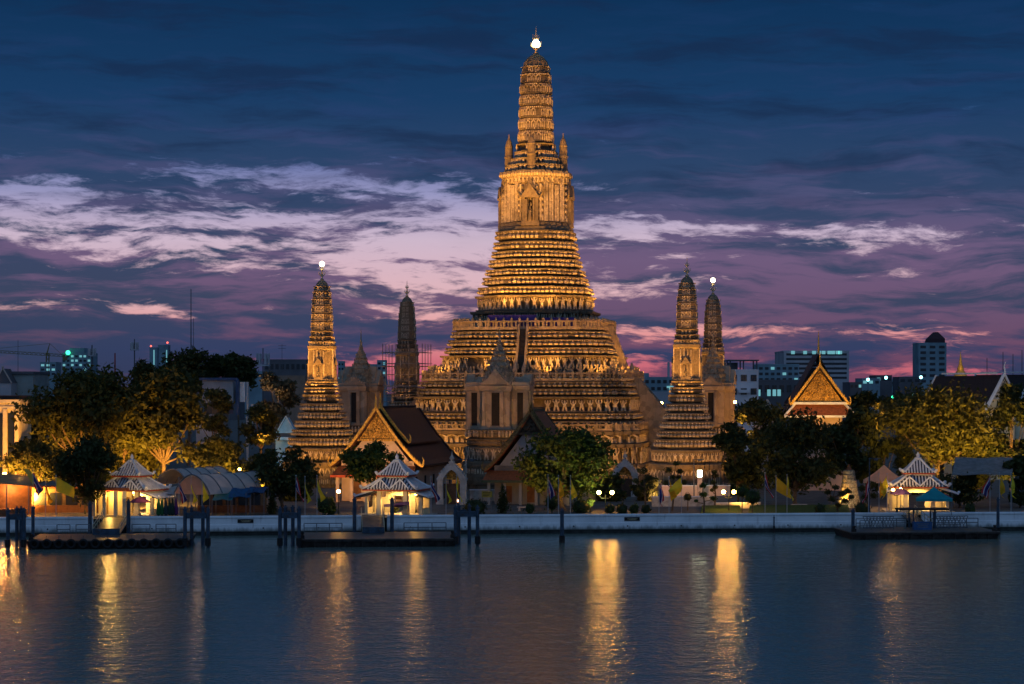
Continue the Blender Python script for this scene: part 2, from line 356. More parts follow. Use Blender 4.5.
# ------------------------------------------------------------------ foliage
def leaf_mat(name, col, var=.45, trans=.35):
    return mat(name, col, .6, var, .9, trans=trans, spec=.25)
LEAF = leaf_mat('dark_leaves', (.050, .062, .018)); LEAFY = leaf_mat('olive_leaves', (.078, .080, .018)); LEAFG = leaf_mat('green_leaves', (.050, .085, .018))
LEAFB = leaf_mat('topiary_leaves', (.06, .10, .02)); LEAFP = leaf_mat('pale_leaves', (.12, .10, .05))
def leaves(name, material, parent, clumps, n, size, seed, flat=.75):
    g = np.random.default_rng(seed)
    C = np.array([c[:3] for c in clumps]); rr = np.array([c[3] for c in clumps])
    pr = rr**2/np.sum(rr**2); k = g.choice(len(clumps), n, p=pr)
    d = g.normal(size=(n, 3)); d /= np.linalg.norm(d, axis=1)[:, None]
    rad = g.random(n)**.45*1.05; rad *= 1+.18*g.normal(size=n)
    pos = C[k]+d*(rad*rr[k])[:, None]*np.array([1, 1, flat])
    nrm = d*.6+g.normal(size=(n, 3))*.8; nrm[:, 2] += .25; nrm /= np.linalg.norm(nrm, axis=1)[:, None]
    a = np.cross(nrm, g.normal(size=(n, 3))); a /= np.linalg.norm(a, axis=1)[:, None]; b = np.cross(nrm, a)
    s = size*(.6+.8*g.random(n))[:, None]
    a = a*s; b = b*s*.55
    V = np.stack([pos-a, pos-b*.9+a*.1, pos+a, pos+b*.9+a*.1], axis=1).reshape(-1, 3)
    me = bpy.data.meshes.new(name); nf = n
    me.vertices.add(4*nf); me.vertices.foreach_set('co', V.ravel())
    me.loops.add(4*nf); me.loops.foreach_set('vertex_index', np.arange(4*nf, dtype=np.int32))
    me.polygons.add(nf); me.polygons.foreach_set('loop_start', np.arange(0, 4*nf, 4, dtype=np.int32)); me.polygons.foreach_set('loop_total', np.full(nf, 4, dtype=np.int32))
    me.materials.append(material); me.update(calc_edges=True)
    o = bpy.data.objects.new(name, me); COL.objects.link(o); o.parent = parent
    return o
def tree(px, Y, hw_px, py_top, py_bot, label, seed, material=None, n=5000, size=.42, group=None, name='broadleaf_tree', trunk_r=None, clumps=16, spread=1.0, z0=None, depth=None):
    r_ = random.Random(seed); z0 = GZ if z0 is None else z0; k = Y/FPX
    hw = hw_px*k; zt = Z(py_top, Y); zb = Z(py_bot, Y); hz = (zt-zb)/2; zc = (zt+zb)/2-z0; dp = depth or hw*.8
    root = thing(name, (X(px, Y), Y, z0), label, 'tree', 0, group)
    cl = []
    for i in range(clumps):
        a = r_.uniform(0, 2*math.pi); q = math.sqrt(r_.uniform(.02, 1)); el = r_.uniform(-1, 1)
        q *= math.sqrt(max(.15, 1-el*el*.75)); cr = r_.uniform(.26, .44)*min(hw, hz*1.6)*spread
        cl.append((math.cos(a)*q*(hw-cr*.75), math.sin(a)*q*(dp-cr*.6), zc+el*max(.1, hz-cr*.70), cr))
    tr = trunk_r or max(.14, hw*.045)
    mb = MB(); fork = max(.6, zb-z0)*.85+hz*.15
    top = Vector((r_.uniform(-.4, .4), r_.uniform(-.3, .3), fork))
    mb.path([(0, 0, -.1), (0, 0, .25), tuple(top*.5+Vector((r_.uniform(-.2, .2), 0, 0))), tuple(top)], [tr*1.5, tr*1.05, tr*.95, tr*.85], 8)
    for c in cl:
        e = Vector(c[:3]); mid = top.lerp(e, .5)+Vector((0, 0, -.10*(e-top).length+r_.uniform(-.2, .5)))
        mb.path([tuple(top), tuple(mid), tuple(e)], [tr*.55, tr*.34, tr*.12], 5)
    mb.build('trunk', BARK, root)
    leaves('crown', material or LEAF, root, cl, n, size, seed)
    return root
def shrub(px, Y, r_px, py_c, label, seed, material=None, n=500, size=.16, group=None, name='round_shrub', z0=None, sz=1.0):
    z0 = GZ if z0 is None else z0; r = r_px*Y/FPX; zc = Z(py_c, Y)-z0
    root = thing(name, (X(px, Y), Y, z0), label, 'shrub', 0, group)
    mb = MB(); mb.path([(0, 0, 0), (.03, 0, max(.1, zc))], [.09, .06], 6); mb.build('trunk', BARK, root)
    mb = MB(); mb.ball((0, 0, max(zc, r*.6)), r*.86, 14, 8, sz=sz); 
    g = leaves('crown', material or LEAFB, root, [(0, 0, max(zc, r*.6), r*.93)], n, size, seed, sz)
    mb.build('solid_core', LEAF, root, True)  # solid ball added inside so the crown cannot be seen through
    return root
# ================================================================== SETTING
g = MB()
p0 = bank(-3000, .5, GZ); p1 = bank(3000, .5, GZ)
g.add([tuple(p0), tuple(p1), (6000, 9000, GZ), (-6000, 9000, GZ)], [(0, 1, 2, 3)])
PAVE = mat('stone_paving', (.13, .12, .105), .85, .3, .5, .2, 4)
tag(g.build('ground', PAVE), kind='structure')
# river
wm = bpy.data.materials.new('river_water'); wm.use_nodes = True; t = NT(wm.node_tree); b = wm.node_tree.nodes['Principled BSDF']
b.inputs['Base Color'].default_value = (.165, .215, .180, 1); b.inputs['Roughness'].default_value = .16; b.inputs['IOR'].default_value = 1.33
oc = t.n('ShaderNodeTexCoord').outputs['Object']; sx = t.n('ShaderNodeSeparateXYZ'); t.put(sx.inputs[0], oc)
def wv(fx, fy, z, sc=1.0, det=3): return t.noise(t.xyz(t.m('MULTIPLY', sx.outputs[0], fx), t.m('MULTIPLY', sx.outputs[1], fy), z), sc, det, .55, .3)
hgt = t.m('ADD', t.m('ADD', t.m('MULTIPLY', wv(.09, .30, 1), .55), t.m('MULTIPLY', wv(.85, .50, 5), .60)), t.m('MULTIPLY', wv(2.2, 1.6, 9), .24))
bn = t.n('ShaderNodeBump'); bn.inputs['Strength'].default_value = 1.0; bn.inputs['Distance'].default_value = .19
t.put(bn.inputs['Height'], hgt); t.put(b.inputs['Normal'], bn.outputs[0])
w = MB(); w.add([(-3000, -600, 0), (3000, -600, 0), tuple(bank(3000, 2, 0)), tuple(bank(-3000, 2, 0))], [(0, 1, 2, 3)])
tag(w.build('water', wm), kind='structure')
# lawn
LAWN = mat('lawn_grass', (.045, .085, .015), .9, .4, 3, .6, 12)
for a, c in ((700, 742), (748, 850)):
    m = MB(); m.add([tuple(bpt(a, 5, GZ+.03)), tuple(bpt(c, 5, GZ+.03)), tuple(bpt(c-2, 16, GZ+.5)), tuple(bpt(a+2, 16, GZ+.5))], [(0, 1, 2, 3)])
    tag(m.build('lawn', LAWN), 'mown green grass', kind='stuff')
# white river wall
def wall_seg(pa, pb, label):
    ua, ub = bu(pa, 0), bu(pb, 0); root = thing('river_wall', bank((ua+ub)/2, 0, 0), label, 'wall', BA, 'white river wall segments')
    h = (ub-ua)/2
    prof = [(0, .48), (-.10, .55), (-.10, 1.35), (-.03, 1.42), (-.03, 2.18), (-.16, 2.24), (-.18, 2.42), (-.02, 2.50), (.42, 2.50), (.45, 2.2), (.45, .48)]
    m = MB(); n = len(prof)
    m.add([(-h, y, z) for y, z in prof]+[(h, y, z) for y, z in prof], [tuple(range(n-1, -1, -1)), tuple(range(n, 2*n))]+[(i, (i+1) % n, n+(i+1) % n, n+i) for i in range(n)])
    k = int(2*h/2.9)
    for i in range(1, k): m.box(-h+2*h*i/k-.03, -h+2*h*i/k+.03, -.05, .0, 1.43, 2.17)
    m.build('wall_face', WALLM, root)
    for i in range(int(2*h/7)): mm = MB(); mm.tube((-h+3+i*7, -.12, .95), (-h+3+i*7, .1, .95), .1, .1, 8); mm.build('drain_hole', DARKHOLE, root)
    m = MB(); m.box(-h, h, .06, .7, -1, .47); m.build('footing', DARKBASE, root)
    return root
wall_seg(-90, 93, 'white river wall left of the yellow lit gateway with a dark waterline')
wall_seg(128, 361, 'white river wall running between the two gate pavilions on the left')
wall_seg(387, 906, 'long white river wall across the middle below the great tower')
wall_seg(922, 1130, 'white river wall right of the landing with the teal canopy')
m = MB(); m.box(-70, 70, .72, 1.2, -1, GZ-.02); o = m.build('embankment', DARKBASE); o.location = bank(0, 0, 0); o.rotation_euler = (0, 0, BA); tag(o, kind='structure')
for px_, py_, lb in ((245.5, 520, 'small dark plaque on the white wall below the blue awnings'), (632, 518, 'small dark plaque on the white wall under the pair of lamps')):
    r = thing('plaque', bpt(px_, -.07, 1.85), lb, 'plaque', BA, 'plaques on the river wall')
    MB().box(-1.0, 1.0, -.05, .0, -.24, .24).build('plate', DARKHOLE, r)
    m = MB(); m.box(-.6, .7, -.062, -.052, .0, .05); m.box(-.45, .55, -.062, -.052, -.12, -.08); m.build('inscription', GILT, r)
# ================================================================== TEMPLE TOWERS
TC = Vector((X(536, 370), 370, GZ))
def tl(x, y, z): return TC+Matrix.Rotation(TH, 3, 'Z') @ Vector((x, y, z-GZ))
prang = thing('great_prang', TC, 'tallest floodlit spired tower with stepped terraces and a bright beacon at its tip', 'tower', TH)
G = GZ
def zz(z): return z-G
# -- base
m = MB(); N1, B1 = 3, .80
base = [(0, 22.0), (1.6, 22.0), (1.7, 21.4), (3.0, 21.4), (3.1, 21.8), (3.6, 21.8), (3.7, 20.6), (6.4, 20.5), (6.5, 21.3), (7.1, 21.3), (7.2, 20.2), (8.6, 20.2), (8.7, 20.9), (9.3, 20.9), (9.4, 19.6)]
tower(m, base, B1, N1)
row(m, DEMON, 20.55, B1, N1, 3.7, 2.7, 1.35, 1.4, .25, jit=.08, mi=1); row(m, DENT, 21.3, B1, N1, 3.1, .5, .9, .5, 0.3, mi=1)
row(m, NICHE, 20.2, B1, N1, 7.22, 1.4, 1.9, 2.4, .1, mi=1); row(m, NICHE, 21.4, B1, N1, 1.72, 1.3, 1.6, 1.6, .05, mi=1)
m.build('base_terrace', [STUCCO, PORC], prang)
# parapet helper
def parapet(w, bq, n, z, h, sp_, name, mats):
    m = MB()
    for (za, zb, wa) in ((0, .24*h, .30), (.60*h, .72*h, .26)):
        po = plan(w, bq, n); pi = plan(w-wa, bq, n)
        for i in range(len(po)):
            j = (i+1) % len(po); a, b_, c, d = po[i], po[j], pi[j], pi[i]
            m.add([(*a, z+za), (*b_, z+za), (*c, z+za), (*d, z+za), (*a, z+zb), (*b_, z+zb), (*c, z+zb), (*d, z+zb)],
                  [(0, 1, 5, 4), (2, 3, 7, 6), (4, 5, 6, 7), (3, 2, 1, 0)])
    row(m, DENT, w-.15, bq, n, z+.22*h, .40*h, sp_/2, .46, -.05)
    pm = m.build(name, mats, prang)
    for p, t, nn in along(w-.12, bq, n, sp_, .2):
        mm = MB(); mm.add([(p.x+t.x*x*.72+nn.x*y*.72, p.y+t.y*x*.72+nn.y*y*.72, z+q_*h) for x, y, q_ in FIN[0]], FIN[1]); mm.build('post', RAILS, pm)
parapet(20.6, B1, N1, 9.4, 1.5, 1.6, 'base_parapet', RAILS)
# -- lower terrace  z 12 -> 19.4
def terrace(tiers, bq, n, rec, demon_rows, capz, capw):
    m = MB(); prof = []
    for i, (za, zb, w_) in enumerate(tiers): prof += dmould(za, zb, w_, 1.15) if i in demon_rows else mould(za, zb, w_, rec)
    prof.append((capz, capw)); tower(m, prof, bq, n)
    for i, (za, zb, w_) in enumerate(tiers):
        h = zb-za
        if i in demon_rows: row(m, DEMON, w_-.75, bq, n, za+.10*h, h*.74, h*.52, h*.54, .25, jit=.10, mi=1)
        else:
            row(m, PETAL, w_-.1, bq, n, za+.26*h, .36*h, .95, .85, .06, jit=.1, mi=1)
            row(m, DENT, w_-.12, bq, n, za+.70*h, .13*h, .95, .5, .12, mi=1)
    return m
lo = [(9.4, 11.2, 19.9), (11.2, 12.6, 19.5), (12.6, 15.4, 19.2), (15.4, 16.8, 18.6), (16.8, 18.0, 18.2), (18.0, 19.1, 17.9)]
lo = [(zz(a)+2.0, zz(b_)+2.0, c) for a, b_, c in lo]
m = terrace(lo, B1, N1, .75, (2,), zz(19.45)+1.6, 18.1); m.build('lower_terrace', [STUCCO, PORC], prang)
L1 = zz(19.4)
parapet(18.1, B1, N1, L1-.05+.7, 2.0, 1.45, 'lower_parapet', RAILS)
# statues standing on the lower walkway
m = MB(); row(m, DEMON, 16.9, B1, N1, L1+.7, 2.6, 1.9, 1.8, 0, jit=.08, mi=1); m.build('guardian_statues', [RELIEF, RELIEF], prang)
up = [(20.4, 22.2, 15.8), (22.2, 24.6, 15.3), (24.6, 26.0, 14.5), (26.0, 27.4, 14.0), (27.4, 28.9, 13.5)]
up = [(zz(a), zz(b_), c) for a, b_, c in up]
m = terrace(up, .74, 4, .72, (0, 1), zz(29.3), 13.2); m.build('upper_terrace', [STUCCO, PORC], prang)
parapet(13.45, .74, 4, zz(29.1), 2.2, 1.37, 'upper_parapet', RAILS)
# -- stepped tiers
B3, N3 = .50, 5
st = [(29.3, 32.6, 11.0), (32.6, 35.4, 10.2), (35.4, 37.0, 9.7), (37.0, 38.8, 8.9), (38.8, 40.2, 8.35), (40.2, 42.0, 7.8), (42.0, 43.5, 7.35), (43.5, 45.2, 7.05), (45.2, 47.2, 6.75)]
m = MB(); prof = []
for i, (a, b_, c) in enumerate(st): prof += dmould(zz(a), zz(b_), c, 1.2) if i < 2 else mould(zz(a), zz(b_), c, .85 if a < 43 else .5)
prof.append((zz(47.4), 6.2)); tower(m, prof, B3, N3)
for i, (a, b_, c) in enumerate(st):
    h = b_-a; a = zz(a)
    if i in (0, 1): row(m, DEMON, c-.75, B3, N3, a+.1*h, h*.74, 1.25, 1.25, .2, jit=.10, mi=1)
    else:
        row(m, PETAL, c-.1, B3, N3, a+.26*h, .36*h, .80, .78, .05, jit=.12, mi=1); row(m, DENT, c-.05, B3, N3, a+.70*h, .14*h, .8, .42, .1, mi=1)
m.build('stepped_tiers', [STUCCO, PORC], prang)
# banners of purple cloth wrapped behind the upper parapet
m = MB(); m.box(-6.5, 2.2, -12.9, -12.7, zz(29.5), zz(31.7)); m.box(3.4, 9, -12.8, -12.6, zz(29.5), zz(31.2)); cl = m.build('wrapped_cloth', BLUECLOTH, prang); cl['label'] = 'purple cloth hung behind the upper parapet'
# -- cella
m = MB()
cel = [(47.2, 6.5), (47.8, 6.5), (48.0, 6.0), (48.6, 6.0), (48.8, 5.7), (55.6, 5.55), (55.8, 5.9), (56.3, 5.9), (56.4, 5.7), (57.0, 6.1), (57.5, 6.25), (57.9, 6.2), (58.0, 5.5)]
tower(m, [(zz(a), b_) for a, b_ in cel], .42, 4)
for x in (-.34, .0, .34): pass
row(m, DENT, 5.78, .42, 4, zz(48.8), 6.8, 1.15, .62, .08, mi=1); [row(m, PETAL, 5.70, .42, 4, zz(49.4)+i*1.05, .6, .55, .5, .0, mi=1) for i in range(6)]
row(m, DENT, 5.8, .42, 4, zz(48.8), .7, .5, .4, .1, mi=1); row(m, DEMON, 5.75, .42, 4, zz(55.7), 1.3, .7, .75, .0, mi=1); row(m, PETAL, 6.1, .42, 4, zz(57.0), .7, .5, .5, .0, mi=1)
m.build('cella', [SHAFT, PORC], prang)
def niche(parent, s, zb, r, mt):
    for k in range(4):
        a = k*math.pi/2
        M = Matrix.Rotation(a, 4, 'Z')
        m = MB(); m.M = M
        w = 1.35*s
        m.box(-w*1.25, w*1.25, -r, -r+2.2*s, zb, zb+.9*s, tx=.1*s, ty=.1*s)
        for sx_ in (-1, 1):
            m.box(sx_*w*.85-.28*s, sx_*w*.85+.28*s, -r+.15*s, -r+2*s, zb+.9*s, zb+5.0*s)
            m.box(sx_*w*.50-.16*s, sx_*w*.50+.16*s, -r-.08*s, -r+1.6*s, zb+.9*s, zb+4.7*s)
        m.box(-w*1.25, w*1.25, -r-.1*s, -r+2*s, zb+5.0*s, zb+5.4*s)
        nb = m.build('niche', mt, parent)
        m = MB(); m.M = M; m.box(-w*.42, w*.42, -r+.9*s, -r+1.5*s, zb+.9*s, zb+5.0*s); m.build('recess', DARKHOLE, nb)
        m = MB(); m.M = M
        m.box(-.32*s, .32*s, -r-.05*s, -r+.6*s, zb+.9*s, zb+1.7*s, tx=.05); m.lathe([(zb+1.7*s, .34*s), (zb+2.3*s, .26*s), (zb+2.7*s, .36*s), (zb+2.95*s, .12*s), (zb+3.1*s, .19*s), (zb+3.35*s, .15*s), (zb+3.9*s, .02)], 8, (0, -r+.3*s))
        m.tube((-.3*s, -r+.3*s, zb+2.7*s), (-.42*s, -r, zb+2.0*s), .08*s); m.tube((.3*s, -r+.3*s, zb+2.7*s), (.42*s, -r, zb+2.0*s), .08*s)
        m.build('statue', SHAFT, nb)
        m = MB(); m.M = M
        for q, (ww, z0, z1) in enumerate(((1.5, 5.4, 7.6), (1.05, 6.6, 8.6), (.55, 8.0, 10.0))):
            m.prism([(-ww*s, zb+z0*s), (ww*s, zb+z0*s), (ww*.55*s, zb+(z0*.55+z1*.45)*s), (0, zb+z1*s), (-ww*.55*s, zb+(z0*.55+z1*.45)*s)][::-1], -r-.15*s+q*.5*s, -r+1.5*s)
        m.build('pediment', mt, nb)
        if s > .8:
            for sx_ in (-1, 1):                                                # naga tips at the cornice corners
                m = MB(); m.M = M; m.path([(sx_*w*1.3, -r+.6, zb+5.2*s), (sx_*(w*1.3+.5), -r+.4, zb+5.9*s), (sx_*(w*1.3+.55), -r+.4, zb+6.8*s), (sx_*(w*1.3+.3), -r+.4, zb+7.4*s)], [.22, .18, .12, .03], 5); m.build('naga_tip', SHAFT, nb)
niche(prang, 1.0, zz(47.9), 6.75, SHAFT)
# -- bud band with turrets
m = MB(); prof = []
bud = [(58.0, 59.2, 5.1), (59.2, 60.4, 4.4), (60.4, 61.7, 3.7), (61.7, 63.1, 3.35)]
for a, b_, c in bud: prof += dmould(zz(a), zz(b_), c, .7, .1)
prof.append((zz(63.2), 3.1)); tower(m, prof, B3, N3)
for a, b_, c in bud: row(m, DEMON, c-.40, B3, N3, zz(a)+.08, (b_-a)*.9, .72, .85, .22, .3, mi=1)
m.build('bud_band', [STUCCO, PORC], prang)
for k in range(4):
    a = k*math.pi/2; c = (5.0*math.sin(a), -5.0*math.cos(a)); m = MB()
    m.lathe([(zz(57.9), .88), (zz(58.6), .86), (zz(58.7), .78), (zz(60.6), .76), (zz(60.7), .84), (zz(61.0), .84), (zz(61.1), .74), (zz(62.6), .70), (zz(62.7), .78), (zz(63.0), .66), (zz(63.8), .45), (zz(64.3), .16), (zz(64.7), .10), (zz(65.2), .02)], 10, c); m.build('turret', SHAFT, prang)
# -- shaft
def shaft(mb, zs, ws, b, n, items=True, sp_=.55):
    prof = []
    for i in range(len(zs)-1):
        a, b_ = zs[i], zs[i+1]; h = b_-a; w0, w1 = ws[i], ws[i+1]
        prof += [(a, w0-.16), (a+.10*h, w0-.16), (a+.11*h, w0+.02), (a+.2*h, w0+.02), (a+.21*h, w0-.12), (a+.84*h, w1-.12), (a+.85*h, w1+.03), (a+.96*h, w1+.03), (a+.97*h, w1-.16)]
    tower(mb, prof, b, n)
    for i in range(len(zs)-1):
        a, b_ = zs[i], zs[i+1]; h = b_-a
        row(mb, DENT, max(ws[i], ws[i+1])-.10, b, n, a+.85*h, .12*h, .34, .36, .02, .3, mi=1); row(mb, DENT, ws[i]-.12, b, n, a+.11*h, .10*h, .34, .36, .02, .3, mi=1)
        if items: row(mb, NICHE, (ws[i]+ws[i+1])/2-.10, b, n, a+.22*h, .60*h, sp_*1.7, sp_*1.7, .04, .3, mi=1)
zs = [63.1, 65.4, 67.6, 69.8, 71.9, 74.0, 75.8, 77.2]
ws = [3.0, 2.95, 2.88, 2.80, 2.72, 2.62, 2.48, 2.25]
m = MB(); shaft(m, [zz(a) for a in zs], ws, .52, 4); m.build('prang_shaft', [STUCCO, PORC], prang)
m = MB()
for i in range(16):
    a = 2*math.pi*i/16
    pts = [(r_*math.cos(a), r_*math.sin(a), zz(z_)) for z_, r_ in ((77.1, 2.2), (78.0, 1.95), (78.8, 1.35), (79.5, .45))]
    m.path(pts, [.26, .24, .18, .1], 5)
m.lathe([(zz(77.1), 2.2), (zz(78.0), 1.95), (zz(78.8), 1.35), (zz(79.5), .45)], 16); m.build('dome', SHAFT, prang)
def finial(parent, z, s, lamp=True):
    m = MB(); m.lathe([(z, .42*s), (z+.3*s, .55*s), (z+.5*s, .25*s), (z+1.0*s, .2*s), (z+1.1*s, .6*s), (z+1.25*s, .6*s), (z+1.3*s, .2*s), (z+2.7*s, .16*s), (z+2.8*s, .5*s), (z+3.0*s, .3*s), (z+3.3*s, .14*s), (z+5.2*s, .03)], 8)
    for k in range(6):
        a = k*math.pi/3; c, s_ = math.cos(a), math.sin(a)
        m.path([(.2*s*c, .2*s*s_, z+1.2*s), (.85*s*c, .85*s*s_, z+1.6*s), (.95*s*c, .95*s*s_, z+2.4*s)], [.1*s, .09*s, .02*s], 5)
        m.path([(.2*s*c, .2*s*s_, z+2.8*s), (.55*s*c, .55*s*s_, z+3.0*s), (.6*s*c, .6*s*s_, z+3.7*s)], [.08*s, .07*s, .02*s], 5)
    m.build('finial', GILT, parent)
    if lamp:
        m = MB()
        m.ball((0, 0, z+2.0*s if s > .9 else z+2.75), .72 if s > .9 else .46, 14, 10); m.build('beacon', BEACON, parent)
finial(prang, zz(79.4), 1.0)
# -- stairs on the four faces
for k in range(4):
    M = Matrix.Rotation(k*math.pi/2, 4, 'Z'); m = MB(); m.M = M
    ns = 26
    for i in range(ns):
        f = i/ns; y0 = -(16.9-(16.9-13.6)*f); z0 = zz(20.3)+f*(29.2-20.3); m.box(-.58, .58, y0, -12.6, z0, z0+9.0/ns)
    s1 = m.build('staircase', STEP, prang)
    for sx_ in (-1, 1):
        m = MB(); m.M = M
        x0, x1 = (sx_*.76-.17, sx_*.76+.17)
        vs = []
        for x in (x0, x1): vs += [(x, -17.3, zz(20.2)), (x, -17.3, zz(21.4)), (x, -14.1, zz(30.0)), (x, -12.8, zz(30.0)), (x, -12.8, zz(20.2))]
        m.add(vs, [(0, 1, 2, 3, 4), (9, 8, 7, 6, 5), (0, 5, 6, 1), (1, 6, 7, 2), (2, 7, 8, 3), (3, 8, 9, 4)])
        m.box(sx_*.76-.34, sx_*.76+.34, -17.9, -17.1, zz(19.9), zz(22.3)); m.lathe([(zz(22.3), .42), (zz(22.6), .3), (zz(23.4), .04)], 8, (sx_*.76, -17.5))
        m.build('balustrade', RAILS, s1)
    m = MB(); m.M = M
    for i in range(26):
        f = i/26; y0 = -(26.2-(26.2-18.0)*f); z0 = zz(9.0)+f*10.2; m.box(-1.5, 1.5, y0, -17.8, z0, z0+10.2/26)
    s2 = m.build('lower_staircase', STEP, prang)
    for sx_ in (-1, 1):
        m = MB(); m.M = M; x0, x1 = (sx_*1.9-.35, sx_*1.9+.35); vs = []
        for x in (x0, x1): vs += [(x, -26.6, zz(5)), (x, -26.6, zz(11.6)), (x, -18.9, zz(20.6)), (x, -18.0, zz(20.6)), (x, -18.0, zz(5))]
        m.add(vs, [(0, 1, 2, 3, 4), (9, 8, 7, 6, 5), (0, 5, 6, 1), (1, 6, 7, 2), (2, 7, 8, 3), (3, 8, 9, 4)]); m.build('balustrade', RAILS, s2)
# ---------------------------------------------------------------- satellite towers
def sat_parts(root):
    B, N = .55, 4
    k = .169
    def q(p): return H0-(p-390)*k-G
    tiers = [(0, q(460), 5.9), (q(460), q(447), 5.5), (q(447), q(437), 5.0), (q(437), q(429), 4.5), (q(429), q(420), 4.05), (q(420), q(412), 3.55), (q(412), q(403), 3.2), (q(403), q(394), 2.85), (q(394), q(387), 2.55), (q(387), q(381), 2.35)]
    m = MB(); prof = []
    for a, b_, c in tiers: prof += mould(a, b_, c, .55, .12)
    tower(m, prof, B, N)
    for i, (a, b_, c) in enumerate(tiers):
        h = b_-a
        if i in (0, 1): row(m, NICHE if i == 0 else DEMON, c-.3, B, N, a+.14*h, h*.6, 1.0, .95, .1, mi=1)
        else: row(m, PETAL, c-.06, B, N, a+.26*h, .36*h, .62, .60, .03, jit=.12, mi=1); row(m, DENT, c-.04, B, N, a+.70*h, .14*h, .62, .34, .07, mi=1)
    m.build('stepped_base', [STUCCO, PORC], root)
    m = MB(); tower(m, [(q(381), 2.28), (q(379), 2.28), (q(378), 2.02), (q(350), 1.95), (q(349), 2.18), (q(346), 2.22), (q(345), 2.0)], B, N)
    row(m, DENT, 2.02, B, N, q(378), q(350)-q(378), .55, .34, .06, mi=1); m.build('cella', [SHAFT, PORC], root)
    niche(root, .50, q(380), 2.42, SHAFT)
    m = MB(); prof = []
    bd = [(q(345.5), q(341), 2.05), (q(341), q(336), 1.9), (q(336), q(330.5), 1.75)]
    for a, b_, c in bd: prof += mould(a, b_, c, .3, .06)
    tower(m, prof, B, N)
    for a, b_, c in bd: row(m, DEMON, c-.15, B, N, a+.04, (b_-a)*.9, .55, .5, .05, .2, mi=1)
    m.build('bud_band', [STUCCO, PORC], root)
    zs = [q(p_) for p_ in (330.5, 322, 314, 306, 299, 292, 286)]; ws = [1.72, 1.70, 1.66, 1.60, 1.51, 1.38, 1.18]
    m = MB(); shaft(m, zs, ws, .52, 3, True, .34); m.build('prang_shaft', [SHAFT, PORC], root)
    m = MB(); m.lathe([(q(286), 1.1), (q(283), .9), (q(281), .6), (q(279.6), .22)], 14); m.build('dome', SHAFT, root)
    return q(280)
SATG = 'four smaller corner towers'
sa = 31.3
def satpos(px, Y): return Vector((X(px, Y), Y, GZ))
fl = thing('corner_prang', satpos(322, 344.6), 'smaller floodlit corner tower with a bright beacon, standing left of the dark pavilion', 'tower', TH, SATG)
ztop = sat_parts(fl)
rl = dup(fl, satpos(407, 406.3), TH, 'dim corner tower wrapped in scaffolding, left of the great tower', SATG)
fr = dup(fl, satpos(687, 333.7), TH, 'floodlit corner tower without a beacon standing right of the great tower', SATG)
rr = dup(fl, satpos(713, 395.4), TH, 'dim corner tower with a bright beacon, partly hidden behind the floodlit one', SATG)
for o, l in ((fl, 1), (rl, 0), (fr, 0), (rr, 1)): finial(o, ztop, .62, bool(l))
